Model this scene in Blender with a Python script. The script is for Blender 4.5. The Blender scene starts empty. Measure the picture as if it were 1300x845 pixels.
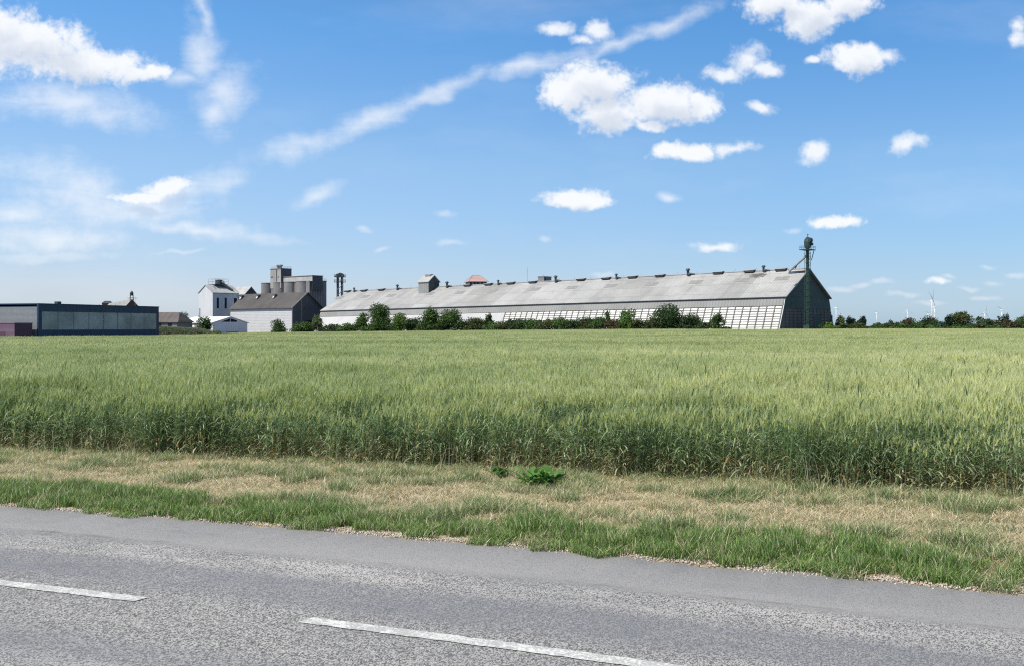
import bpy, math, random
import numpy as np
R = math.radians
C = bpy.context.scene
col = C.collection
rng = np.random.default_rng(11)
random.seed(5)

# ------------------------------------------------------------------ camera
F = 1264.0            # focal length in photo pixels (1300 px wide)
HZ = 414.0            # horizon row in the photo
EYE = 1.85
cam = bpy.data.cameras.new('camera'); cam.sensor_width = 36; cam.lens = 36*F/1300
cam.shift_y = -(422.5-HZ)/1300; cam.clip_start = .1; cam.clip_end = 30000
cam_o = bpy.data.objects.new('camera', cam); col.objects.link(cam_o)
cam_o.location = (0, 0, EYE); cam_o.rotation_euler = (R(90), 0, 0)
C.camera = cam_o

# ------------------------------------------------------------------ light
SUN_H = (-.82, -.57); SUN_EL = 54
w = bpy.data.worlds.new('World'); C.world = w; w.use_nodes = True
sun = bpy.data.lights.new('sun', 'SUN'); sun.energy = 4.3; sun.angle = R(.55); sun.color = (1, .94, .82)
sun_o = bpy.data.objects.new('sun', sun); col.objects.link(sun_o)
from mathutils import Vector, Matrix, Quaternion
_l = math.hypot(*SUN_H); ce = math.cos(R(SUN_EL))
sdir = Vector((SUN_H[0]/_l*ce, SUN_H[1]/_l*ce, math.sin(R(SUN_EL))))
sun_o.rotation_euler = sdir.to_track_quat('Z', 'Y').to_euler()
sun_o.location = (0, 0, 50)
C.view_settings.view_transform = 'Standard'; C.view_settings.look = 'None'
C.view_settings.exposure = 0.3; C.view_settings.gamma = 1
C.view_settings.use_curve_mapping = False
C.render.filter_size = 1.1
try:
    C.cycles.pixel_filter_type = 'BLACKMAN_HARRIS'; C.cycles.filter_width = 1.15
    C.cycles.use_denoising = False; C.cycles.max_bounces = 6; C.cycles.diffuse_bounces = 3; C.cycles.transparent_max_bounces = 6
except Exception: pass

class NT:
    """tiny node-graph helper"""
    def __init__(s, tree): s.t = tree; s.n = tree.nodes; s.l = tree.links
    def put(s, sock, v):
        if hasattr(v, 'is_output'): s.l.new(v, sock)
        elif v is not None: sock.default_value = v
    def node(s, typ, **k):
        n = s.n.new(typ)
        for a, b in k.items(): setattr(n, a, b)
        return n
    def m(s, op, a, b=None, c=None, clamp=False):
        n = s.node('ShaderNodeMath', operation=op, use_clamp=clamp)
        s.put(n.inputs[0], a); s.put(n.inputs[1], b); s.put(n.inputs[2], c); return n.outputs[0]
    def v(s, op, a, b=None):
        n = s.node('ShaderNodeVectorMath', operation=op)
        s.put(n.inputs[0], a); s.put(n.inputs[1], b)
        return n.outputs['Value'] if op in ('LENGTH', 'DOT_PRODUCT') else n.outputs[0]
    def sc(s, a, f):
        n = s.node('ShaderNodeVectorMath', operation='SCALE'); s.put(n.inputs[0], a); s.put(n.inputs[3], f); return n.outputs[0]
    def noise(s, vec, scale, detail=4, rough=.55, out=0, dist=0):
        n = s.node('ShaderNodeTexNoise'); s.put(n.inputs['Vector'], vec)
        n.inputs['Scale'].default_value = scale; n.inputs['Detail'].default_value = detail
        n.inputs['Roughness'].default_value = rough; n.inputs['Distortion'].default_value = dist
        return n.outputs[out]
    def ramp(s, f, lo, hi, a=0., b=1.):
        n = s.node('ShaderNodeMapRange', interpolation_type='SMOOTHSTEP'); s.put(n.inputs[0], f)
        for i, q in enumerate((lo, hi, a, b)): s.put(n.inputs[i+1], q)
        return n.outputs[0]
    def mix(s, f, a, b, mode='MIX'):
        n = s.node('ShaderNodeMix', data_type='RGBA', blend_type=mode)
        s.put(n.inputs[0], f); s.put(n.inputs[6], a); s.put(n.inputs[7], b); return n.outputs[2]
    def mapping(s, vec, loc=(0,0,0), rot=(0,0,0), scale=(1,1,1), typ='POINT'):
        n = s.node('ShaderNodeMapping', vector_type=typ); s.put(n.inputs[0], vec)
        n.inputs['Location'].default_value = loc; n.inputs['Rotation'].default_value = rot
        n.inputs['Scale'].default_value = scale; return n.outputs[0]
def c4(c): return (c[0], c[1], c[2], 1)

def build_world():
    N = NT(w.node_tree); N.n.clear()
    sky = N.node('ShaderNodeTexSky', sky_type='NISHITA', sun_disc=False)
    sky.sun_elevation = R(SUN_EL)
    sky.sun_rotation = math.atan2(sdir.x, sdir.y)
    sky.altitude = 100; sky.air_density = 1.0; sky.dust_density = .25; sky.ozone_density = 2.2
    tc = N.node('ShaderNodeTexCoord').outputs['Generated']
    sx = N.node('ShaderNodeSeparateXYZ'); N.put(sx.inputs[0], tc)
    yy = N.m('MAXIMUM', sx.outputs[1], .02)
    u = N.m('DIVIDE', sx.outputs[0], yy); v = N.m('DIVIDE', sx.outputs[2], yy)
    cv = N.node('ShaderNodeCombineXYZ'); N.put(cv.inputs[0], u); N.put(cv.inputs[1], v)
    uv = cv.outputs[0]
    def warp(vec, scale, amt, detail=3):
        n = N.noise(vec, scale, detail, .6, out=1)
        return N.v('ADD', vec, N.sc(N.v('SUBTRACT', n, (.5, .5, .5)), amt))
    uvc = warp(uv, 22, .022); 
    uvw = warp(uv, 9, .05)
    def field(vec, ells):
        acc = None
        for (px, py, rx, ry, rot) in ells:
            if acc is not None:      # evaluate one after the other: keeps the shader's memory small
                n = N.node('ShaderNodeVectorMath', operation='MULTIPLY_ADD'); N.put(n.inputs[0], acc)
                n.inputs[1].default_value = (0, 0, 1e-7); N.put(n.inputs[2], vec); vv = n.outputs[0]
            else: vv = vec
            q = N.mapping(vv, ((px-650)/F, (HZ-py)/F, 0), (0, 0, R(rot)), (rx/F, ry/F, 1), 'TEXTURE')
            d = N.v('LENGTH', q)
            acc = d if acc is None else N.m('SMOOTH_MIN', acc, d, .18)
        return acc
    cum = [(752,106,60,30,0),(722,118,38,26,0),(772,140,52,28,0),(842,132,62,28,0),(888,132,28,20,0),(832,160,22,9,0),
           (985,3,50,24,0),(1030,22,48,30,0),(1072,4,40,24,0),(950,76,24,20,20),(924,96,24,11,-10),(975,88,22,12,0),
           (1088,76,42,20,0),(1120,74,26,12,0),(1066,84,20,9,0),(1030,77,10,5,0),(705,38,20,9,10),(758,38,22,15,0),(738,50,18,8,0),
           (868,194,46,13,0),(930,191,28,10,5),(726,250,48,13,0),(745,256,36,9,0),(965,137,20,8,-5),(1033,195,22,13,25),
           (1152,186,27,15,18),(1063,282,34,10,0),(908,311,30,7,-4),(1293,30,12,12,0),(1292,50,14,14,0),(1190,358,16,5,0),
           (212,238,38,14,5),(178,250,40,10,0),
           (30,55,110,38,-12),(110,82,90,26,-4),(186,93,46,13,-5),(-30,45,80,50,0)]
    wis = [(262,15,12,40,8),(258,65,22,40,5),(290,112,36,34,40),(276,145,20,30,0),(235,92,30,9,0),
           (392,188,60,15,18),(468,154,70,16,28),(560,118,90,11,18),(670,85,90,10,17),(780,55,80,9,22),(850,25,60,11,18),
           (92,236,80,30,-14),(30,272,60,16,-8),(165,262,90,26,6),(230,244,70,14,12),(70,300,110,22,0),(400,252,30,9,25),(255,290,100,8,-8),
           (90,130,110,24,-8),(845,255,14,6,0)]
    low = [(566,271,18,6,0),(462,289,14,5,0),(486,318,12,4,0),(690,303,9,4,0),(1258,338,11,4,0),(1230,366,16,4,0),(1118,358,18,5,0),(1092,362,16,4,0),(766,348,20,5,0),(1150,374,24,5,0),
           (1205,352,10,3,0),(1290,352,16,5,0),(1262,362,12,5,0),(1250,378,24,4,0),(1066,366,18,5,0),(1178,384,22,4,0),
           (570,308,20,6,0),(1006,290,12,5,0),(230,322,40,4,0),(60,325,120,8,0)]
    n1 = N.noise(uv, 38, 9, .62); n2 = N.noise(uv, 120, 5, .6)
    nn = N.m('ADD', N.m('MULTIPLY', N.m('SUBTRACT', n1, .5), 1.5), N.m('MULTIPLY', N.m('SUBTRACT', n2, .5), .7))
    small = [e_ for e_ in cum if e_[2] < 31 and not (700 < e_[0] < 900 and 100 < e_[1] < 170) and e_[0] > 300]
    cum = [e_ for e_ in cum if e_ not in small]
    dc = N.m('SUBTRACT', 1.0, field(uvc, cum))
    a4 = N.m('MULTIPLY', N.ramp(N.m('ADD', N.m('SUBTRACT', 1.0, field(uvc, small)), N.m('MULTIPLY', nn, 1.25)), -.3, .85), .9)
    d1 = N.m('ADD', dc, nn)
    a1 = N.m('MULTIPLY', N.ramp(d1, -.16, .5), .97)
    streak = N.mapping(uv, (0,0,0), (0,0,R(-22)), (9, 42, 1))
    n3 = N.noise(streak, 1, 7, .62, dist=.6); n4 = N.noise(uv, 30, 7, .65)
    nw = N.m('ADD', N.m('MULTIPLY', N.m('SUBTRACT', n3, .5), 1.6), N.m('MULTIPLY', N.m('SUBTRACT', n4, .5), 1.9))
    d2 = N.m('ADD', N.m('SUBTRACT', 1.0, field(uvw, wis)), nw)
    a2 = N.m('MULTIPLY', N.ramp(d2, -.6, 1.45), .68)
    d3 = N.m('ADD', N.m('SUBTRACT', 1.0, field(uvc, low)), nn)
    a3 = N.m('MULTIPLY', N.ramp(d3, -.2, .9), .32)
    veil = N.m('MULTIPLY', N.ramp(N.noise(N.mapping(uv, (3,1,0), (0,0,R(-15)), (2.2,7,1)), 1, 6, .6), .48, .8), .16)
    front = N.ramp(sx.outputs[1], .03, .2)
    a = N.m('MAXIMUM', N.m('MAXIMUM', a1, a2), N.m('MAXIMUM', a3, veil))
    a = N.m('MAXIMUM', a, a4)
    a = N.m('MULTIPLY', a, front, clamp=True)
    # cloud body: bright tops, slightly greyer thick undersides
    big = [e_ for e_ in cum if e_[2] >= 38]
    above = N.m('SUBTRACT', 1.0, field(N.v('ADD', uvc, (-.006, .014, 0)), big))
    off = N.v('ADD', uvc, (.0, .012, 0))
    n5 = N.noise(off, 26, 7, .6)
    thick = N.ramp(N.m('ADD', above, N.m('MULTIPLY', N.m('SUBTRACT', n5, .5), 1.6)), .05, .9)
    ccol = N.mix(thick, (9.1, 9.35, 9.7, 1), (6.6, 7.15, 8.1, 1))
    # deepen the blue of the clear air towards the zenith like the photo
    cr = N.node('ShaderNodeValToRGB'); N.put(cr.inputs[0], sx.outputs[2]); el = cr.color_ramp.elements
    stops = [(0, (.64,.86,1.42)), (.035, (.80,.91,1.30)), (.07, (.84,.98,1.30)), (.16, (.99,1.2,1.44)), (.29, (.70,1.25,1.68)), (.5, (.9,1.0,1.1))]
    el[0].position = 0; el[0].color = (*[q/1.8 for q in stops[0][1]], 1); el[1].position = .5; el[1].color = (*[q/1.8 for q in stops[5][1]], 1)
    for p_, c_ in stops[1:5]:
        q = el.new(p_); q.color = (*[t/1.8 for t in c_], 1)
    bl = N.sc(N.mix(1.0, sky.outputs[0], cr.outputs[0], 'MULTIPLY'), 1.8)
    lr = N.ramp(sx.outputs[0], -.5, .5)      # hazier and paler towards the sun on the left
    bl = N.mix(1.0, bl, N.mix(lr, (1.22, 1.12, 1.04, 1), (.80, .86, .86, 1)), 'MULTIPLY')
    fin = N.mix(a, bl, ccol)
    bg = N.node('ShaderNodeBackground'); N.put(bg.inputs[0], fin); bg.inputs[1].default_value = .086
    out = N.node('ShaderNodeOutputWorld'); N.l.new(bg.outputs[0], out.inputs[0])
    w.cycles.sampling_method = 'MANUAL'; w.cycles.sample_map_resolution = 256
build_world()

# ------------------------------------------------------------------ materials
def new_mat(name):
    m = bpy.data.materials.new(name); m.use_nodes = True
    N = NT(m.node_tree); b = N.n['Principled BSDF']; return m, N, b
def mat(name, c, c2=None, rough=.8, scale=.5, streak=0, stripe=None, bump=0, spec=.3, metal=0, spots=0):
    """c/c2 mixed by noise; streak = weathering runs down z; stripe=(axis, pitch, depth)"""
    m, N, b = new_mat(name)
    oc = N.node('ShaderNodeTexCoord').outputs['Object']
    c2 = c2 or tuple(x*.8 for x in c)
    f = N.ramp(N.noise(oc, scale, 8, .62), .35, .68)
    cc = N.mix(f, c4(c), c4(c2))
    if streak:
        s = N.noise(N.mapping(oc, scale=(1.6, 1.6, .12)), 1, 6, .65)
        cc = N.mix(N.m('MULTIPLY', N.ramp(s, .5, .72), streak), cc, c4(tuple(x*.45 for x in c)))
    if spots:
        s = N.noise(oc, 6*scale, 6, .7)
        cc = N.mix(N.m('MULTIPLY', N.ramp(s, .56, .66), spots), cc, c4(tuple(x*.4 for x in c)))
    h = None
    if stripe:
        sep = N.node('ShaderNodeSeparateXYZ'); N.put(sep.inputs[0], oc)
        ax, pitch, depth = stripe
        fr = N.m('FRACT', N.m('DIVIDE', sep.outputs[ax], pitch))
        g = N.m('SINE', N.m('MULTIPLY', fr, 2*math.pi))
        h = g
        cc = N.mix(N.m('MULTIPLY', N.ramp(g, .55, 1.0), depth), cc, c4(tuple(x*.5 for x in c)))
    N.put(b.inputs['Base Color'], cc); b.inputs['Roughness'].default_value = rough
    b.inputs['Specular IOR Level'].default_value = spec; b.inputs['Metallic'].default_value = metal
    bh = N.noise(oc, 12*scale, 5, .6)
    if h is not None: bh = N.m('ADD', N.m('MULTIPLY', bh, .3), h)
    if bump or stripe:
        bn = N.node('ShaderNodeBump'); bn.inputs['Strength'].default_value = bump or .3
        bn.inputs['Distance'].default_value = .05; N.put(bn.inputs['Height'], bh)
        N.l.new(bn.outputs[0], b.inputs['Normal'])
    return m
def plant_mat(name, transl=.35, spec=.2, rough=.6, patch=None):
    """colour from the mesh's own 'col' attribute, leaf light passes through"""
    m, N, b = new_mat(name)
    at = N.node('ShaderNodeAttribute', attribute_name='col').outputs['Color']
    if patch:
        pos = N.node('ShaderNodeNewGeometry').outputs['Position']
        f = N.noise(N.mapping(pos, rot=(0,0,R(patch[2])), scale=(patch[0], patch[1], .001)), 1, 5, .6)
        f3 = N.noise(N.mapping(pos, scale=(1.1, .8, .3)), 1, 3, .6)
        at = N.mix(N.ramp(f3, .35, .65), N.mix(1., at, (.84,.88,.84,1), 'MULTIPLY'), N.mix(1., at, (1.12,1.1,1.1,1), 'MULTIPLY'))
        at = N.mix(N.ramp(f, .38, .66), N.mix(1., at, c4(patch[3]), 'MULTIPLY'), N.mix(1., at, c4(patch[4]), 'MULTIPLY'))
    N.put(b.inputs['Base Color'], at); b.inputs['Roughness'].default_value = rough
    b.inputs['Specular IOR Level'].default_value = spec
    tr = N.node('ShaderNodeBsdfTranslucent'); N.put(tr.inputs[0], at)
    mx = N.node('ShaderNodeMixShader'); mx.inputs[0].default_value = transl
    N.l.new(b.outputs[0], mx.inputs[1]); N.l.new(tr.outputs[0], mx.inputs[2])
    N.l.new(mx.outputs[0], N.n['Material Output'].inputs[0]); return m

# ------------------------------------------------------------------ object helpers
def tag(o, label=None, cat=None, group=None, kind=None):
    for k, val in (('label', label), ('category', cat), ('group', group), ('kind', kind)):
        if val: o[k] = val
    return o
def empty(name, loc, rz=0, rx=0):
    o = bpy.data.objects.new(name, None); col.objects.link(o)
    o.location = loc; o.rotation_euler = (rx, 0, rz); o.empty_display_size = .5; return o
def copy_tree(o, parent=None):
    c = o.copy(); col.objects.link(c)
    if parent is not None: c.parent = parent
    for ch in list(o.children): copy_tree(ch, c)
    return c
class MB:
    def __init__(s): s.v = []; s.f = []
    def poly(s, pts):
        i = len(s.v); s.v += [tuple(p) for p in pts]; s.f.append(tuple(range(i, i+len(pts)))); return s
    def box(s, x0, x1, y0, y1, z0, z1):
        i = len(s.v)
        s.v += [(x0,y0,z0),(x1,y0,z0),(x1,y1,z0),(x0,y1,z0),(x0,y0,z1),(x1,y0,z1),(x1,y1,z1),(x0,y1,z1)]
        s.f += [tuple(i+k for k in q) for q in ((3,2,1,0),(4,5,6,7),(0,1,5,4),(1,2,6,5),(2,3,7,6),(3,0,4,7))]; return s
    def prism(s, prof, y0, y1, axis='y'):
        """profile [(a,z)] extruded along y (or x)"""
        i = len(s.v); n = len(prof)
        for yy in (y0, y1):
            for (a, z) in prof: s.v.append((a, yy, z) if axis == 'y' else (yy, a, z))
        s.f += [tuple(range(i, i+n)), tuple(range(i+2*n-1, i+n-1, -1))]
        for k in range(n):
            k2 = (k+1) % n; s.f.append((i+k2, i+k, i+n+k, i+n+k2))
        return s
    def tube(s, p0, p1, r0, r1=None, n=8, caps=True):
        r1 = r0 if r1 is None else r1
        p0 = Vector(p0); p1 = Vector(p1); d = (p1-p0).normalized()
        a = d.orthogonal().normalized(); b = d.cross(a); i = len(s.v)
        for p, r in ((p0, r0), (p1, r1)):
            for k in range(n):
                t = 2*math.pi*k/n; s.v.append(tuple(p + a*math.cos(t)*r + b*math.sin(t)*r))
        for k in range(n): s.f.append((i+k, i+(k+1) % n, i+n+(k+1) % n, i+n+k))
        if caps: s.f += [tuple(range(i+n-1, i-1, -1)), tuple(range(i+n, i+2*n))]
        return s
    def bar(s, p0, p1, wd, hg=None):
        """square bar between two points"""
        hg = hg or wd; p0 = Vector(p0); p1 = Vector(p1); d = (p1-p0).normalized()
        a = d.cross(Vector((0,0,1)))
        if a.length < .01: a = Vector((1,0,0))
        a.normalize(); b = d.cross(a); i = len(s.v)
        for p in (p0, p1):
            for q in ((-1,-1),(1,-1),(1,1),(-1,1)): s.v.append(tuple(p + a*q[0]*wd/2 + b*q[1]*hg/2))
        s.f += [tuple(i+k for k in q) for q in ((3,2,1,0),(4,5,6,7),(0,1,5,4),(1,2,6,5),(2,3,7,6),(3,0,4,7))]; return s
    def lathe(s, prof, cx=0, cy=0, n=20):
        i = len(s.v); m_ = len(prof)
        for (r, z) in prof:
            for k in range(n):
                t = 2*math.pi*k/n; s.v.append((cx+r*math.cos(t), cy+r*math.sin(t), z))
        for j in range(m_-1):
            for k in range(n):
                s.f.append((i+j*n+k, i+j*n+(k+1) % n, i+(j+1)*n+(k+1) % n, i+(j+1)*n+k))
        s.f.append(tuple(range(i+n-1, i-1, -1))); s.f.append(tuple(range(i+(m_-1)*n, i+m_*n))); return s
    def build(s, name, m, parent=None, smooth=False, loc=None, fix=True):
        me = bpy.data.meshes.new(name); me.from_pydata(s.v, [], s.f); me.materials.append(m)
        if fix:
            import bmesh
            bm = bmesh.new(); bm.from_mesh(me); bmesh.ops.recalc_face_normals(bm, faces=bm.faces); bm.to_mesh(me); bm.free()
        if smooth: me.polygons.foreach_set('use_smooth', [True]*len(me.polygons))
        o = bpy.data.objects.new(name, me); col.objects.link(o)
        if parent is not None: o.parent = parent
        if loc is not None: o.location = loc
        return o

def ss(t): t = np.clip(t, 0, 1); return t*t*(3-2*t)
def gz(x, y):
    """height of the land: flat by the road, falling a little towards the far left"""
    return -1.6*ss((70-np.asarray(x, float))/190)*ss((np.asarray(y, float)-40)/200)
def U(px): return (px-650)/F
def at(px, Y): return U(px)*Y
def zat(py, Y): return EYE + (HZ-py)/F*Y
AX = (-.7527, .6584); BX = (.6584, .7527); TH = math.atan2(.7527, .6584)
def along(x, y, px, d):
    """distance to go from (x,y) along d until it stands at bearing px"""
    u = U(px); return (u*y - x)/(d[0] - u*d[1])

# ------------------------------------------------------------------ ground
def edge_y(px):
    xs = [-200, 0, 49, 201, 215, 264, 300, 400, 500, 700, 900, 990, 1060, 1100, 1350, 1500]
    ys = [240, 246, 246, 288, 303, 318, 385, 428, 408, 350, 318, 308, 335, 355, 372, 380]
    return np.interp(px, xs, ys)
def lin_ext(x, a, b, c, lim):
    x = np.asarray(x, float); xc = np.clip(x, -lim, lim)
    return a + b*xc + c*xc*xc + (b+2*c*xc)*(x-xc)
def road_y(x): return lin_ext(x, 8.53, -.398, -.0061, 9)
def wheat_y(x): return lin_ext(x, 12.45, -.325, -.0047, 9)

def ground_mats():
    m, N, b = new_mat('soil_and_stubble')
    pos = N.node('ShaderNodeNewGeometry').outputs['Position']
    c = N.mix(N.ramp(N.noise(pos, 3, 8, .65), .35, .65), (.075,.06,.035,1), (.15,.12,.07,1))
    N.put(b.inputs['Base Color'], c); b.inputs['Roughness'].default_value = .95
    g, N, b = new_mat('verge_thatch')
    pos = N.node('ShaderNodeNewGeometry').outputs['Position']
    f = N.noise(pos, 9, 8, .7); f2 = N.noise(pos, 60, 4, .7)
    c = N.mix(N.ramp(f, .38, .62), (.20,.155,.09,1), (.55,.45,.29,1))
    c = N.mix(N.ramp(f2, .45, .65), c, (.66,.56,.39,1))
    c = N.mix(N.ramp(N.noise(pos, 1.3, 5, .6), .55, .72, 0, .6), c, (.10,.13,.05,1))
    N.put(b.inputs['Base Color'], c); b.inputs['Roughness'].default_value = .95
    bn = N.node('ShaderNodeBump'); bn.inputs['Strength'].default_value = .9; bn.inputs['Distance'].default_value = .03
    N.put(bn.inputs['Height'], N.m('ADD', f2, f)); N.l.new(bn.outputs[0], b.inputs['Normal'])
    return m, g
M_soil, M_verge = ground_mats()
def make_ground():
    xs = np.unique(np.concatenate([np.linspace(-8000, -400, 12), np.linspace(-400, 400, 81), np.linspace(400, 8000, 12)]))
    ys = np.unique(np.concatenate([np.linspace(-300, 0, 8), np.linspace(0, 600, 61), np.linspace(600, 12000, 16)]))
    X, Y = np.meshgrid(xs, ys); Z = gz(X, Y) - .09*(1-ss((Y-30)/20)) - .01
    nx, ny = len(xs), len(ys); V = np.stack([X, Y, Z], -1).reshape(-1, 3)
    mb = MB(); mb.v = [tuple(p) for p in V]
    mb.f = [(j*nx+i, j*nx+i+1, (j+1)*nx+i+1, (j+1)*nx+i) for j in range(ny-1) for i in range(nx-1)]
    tag(mb.build('ground', M_soil, fix=False, smooth=True), kind='structure')
    # verge sheet between asphalt and crop, lightly humped
    mb = MB(); xs = np.arange(-26, 20, .12); K = 34
    for x in xs:
        a = float(road_y(x))-.10; b = float(wheat_y(x))+.8
        for k in range(K):
            t = k/(K-1); y = a+(b-a)*t
            z = -.04 + .04*min(1, t*6) + .02*math.sin(x*2.1+y)*math.sin(y*3+x*.7)*min(1, t*5)
            mb.v.append((x, y, z + (random.random()-.5)*.016*min(1, t*8)))
    n = len(xs)
    mb.f = [(i*K+k, (i+1)*K+k, (i+1)*K+k+1, i*K+k+1) for i in range(n-1) for k in range(K-1)]
    tag(mb.build('grass_verge', M_verge, fix=False, smooth=True), kind='structure')
make_ground()

# ------------------------------------------------------------------ road
def road_mat():
    m, N, b = new_mat('worn_asphalt')
    uvn = N.node('ShaderNodeUVMap'); uv = uvn.outputs[0]    # u metres along, v metres from the far edge
    sp = N.node('ShaderNodeSeparateXYZ'); N.put(sp.inputs[0], uv); u, v0 = sp.outputs[0], sp.outputs[1]
    wob = N.noise(N.mapping(uv, scale=(.25, .6, 1)), 1, 4, .6)
    v = N.m('ADD', v0, N.m('MULTIPLY', N.m('SUBTRACT', wob, .5), .25))
    uvs = N.mapping(uv, scale=(1, .6, 1))
    fine = N.noise(uvs, 150, 3, .75); fine2 = N.noise(uvs, 62, 5, .75)
    vor = N.node('ShaderNodeTexVoronoi'); N.put(vor.inputs['Vector'], uvs); vor.inputs['Scale'].default_value = 135
    stone = N.node('ShaderNodeSeparateColor'); N.put(stone.inputs[0], vor.outputs['Color'])
    # newer smooth edge strip
    edge = N.mix(N.ramp(fine, .3, .7), (.19,.19,.19,1), (.45,.445,.44,1))
    edge = N.mix(N.m('MULTIPLY', N.ramp(stone.outputs[0], .65, .95), .45), edge, (.11,.11,.115,1))
    # old aggregate
    agg = N.mix(N.ramp(stone.outputs[0], .1, .9), (.06,.06,.065,1), (.50,.49,.47,1))
    agg = N.mix(.22, agg, (.24,.245,.25,1))
    def band(c, wd): return N.m('SUBTRACT', 1., N.ramp(N.m('ABSOLUTE', N.m('SUBTRACT', v, c)), wd*.3, wd))
    patchy = N.noise(N.mapping(uv, scale=(.9, 2.5, 1)), 1, 6, .7)
    # traffic-polished bluish wheel paths
    wheel = N.m('MAXIMUM', band(1.95, .5), N.m('MULTIPLY', band(3.55, .45), .7))
    agg = N.mix(N.m('MULTIPLY', wheel, N.ramp(patchy, .3, .6, .3, .6)), agg, N.mix(N.ramp(fine, .4, .62), (.085,.095,.12,1), (.28,.29,.315,1)))
    # bleached flushed binder band
    wb = N.m('MULTIPLY', band(1.38, .36), N.ramp(N.m('ADD', N.m('MULTIPLY', fine2, .9), N.m('MULTIPLY', patchy, .9)), .86, .98))
    agg = N.mix(N.m('MULTIPLY', wb, N.ramp(stone.outputs[0], .12, .4)), agg, (.47,.465,.45,1))
    wb2 = N.m('MULTIPLY', band(3.9, .4), N.ramp(N.m('ADD', N.m('MULTIPLY', fine2, .7), N.m('MULTIPLY', patchy, .7)), .66, .8))
    agg = N.mix(N.m('MULTIPLY', wb2, N.ramp(stone.outputs[0], .12, .4)), agg, (.45,.445,.435,1))
    isold = N.ramp(N.m('ADD', v, N.m('MULTIPLY', N.m('SUBTRACT', fine2, .5), .5)), .92, 1.2)
    cc = N.mix(isold, edge, agg)
    seam = N.m('SUBTRACT', 1., N.ramp(N.m('ABSOLUTE', N.m('SUBTRACT', v, 1.0)), .005, .05))
    cc = N.mix(N.m('MULTIPLY', seam, N.ramp(patchy, .48, .66, 0, .6)), cc, (.1,.1,.11,1))
    ck = N.node('ShaderNodeTexVoronoi', feature='DISTANCE_TO_EDGE')
    N.put(ck.inputs['Vector'], N.v('ADD', N.mapping(uv, scale=(.35, .9, 1)), N.sc(N.noise(uv, 2.5, 5, .7, out=1), .35)))
    ck.inputs['Scale'].default_value = 1
    cr = N.m('SUBTRACT', 1., N.ramp(ck.outputs['Distance'], .001, .009))
    cc = N.mix(N.m('MULTIPLY', cr, N.ramp(patchy, .52, .62, 0, .4)), cc, (.07,.07,.075,1))
    blot = N.noise(N.mapping(uv, scale=(.35, 1.0, 1)), 1, 5, .6)
    cc = N.mix(N.ramp(blot, .4, .7, 0, .3), cc, (.16,.165,.18,1))
    cc = N.mix(1., cc, (1.12, 1.09, 1.055, 1), 'MULTIPLY')
    N.put(b.inputs['Base Color'], cc); b.inputs['Roughness'].default_value = .75; b.inputs['Specular IOR Level'].default_value = .35
    bn = N.node('ShaderNodeBump'); bn.inputs['Strength'].default_value = .7; bn.inputs['Distance'].default_value = .008
    N.put(bn.inputs['Height'], N.m('ADD', fine, N.m('MULTIPLY', stone.outputs[0], isold))); N.l.new(bn.outputs[0], b.inputs['Normal'])
    return m
def road_pt(x, v):
    """point at distance v from the far edge of the road, measured square to it"""
    y = float(road_y(x)); s = float(road_y(x+.05)-road_y(x-.05))/.1
    L = math.hypot(1, s); return (x + s/L*v*1.0, y - v/L)
def make_road():
    xs = np.arange(-60, 60.1, .1); W = 5.15; ks = [0, .04, 1, 2.55, 4, 5.1, W]
    me = bpy.data.meshes.new('road'); V = []; UVs = []; dist = 0
    rn = np.random.default_rng(3); jag = np.convolve(rn.normal(0, .05, len(xs)+8), np.ones(5)/3, 'same')[:len(xs)]
    for i, x in enumerate(xs):
        if i: dist += math.hypot(.1, float(road_y(x)-road_y(xs[i-1])))
        for k, v in enumerate(ks):
            vv = v + (jag[i] if k < 2 else 0)
            p = road_pt(x, vv); z = .03*math.sin(math.pi*v/W) - .03 - (.03 if k in (0, len(ks)-1) else 0)
            V.append((p[0], p[1], z)); UVs.append((dist, vv))
    K = len(ks); Fc = [(i*K+k+1, (i+1)*K+k+1, (i+1)*K+k, i*K+k) for i in range(len(xs)-1) for k in range(K-1)]
    me.from_pydata(V, [], Fc); uvl = me.uv_layers.new(name='UVMap')
    for l in me.loops: uvl.data[l.index].uv = UVs[l.vertex_index]
    me.materials.append(road_mat()); me.polygons.foreach_set('use_smooth', [True]*len(me.polygons))
    o = bpy.data.objects.new('road', me); col.objects.link(o); tag(o, kind='structure')
make_road()
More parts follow.
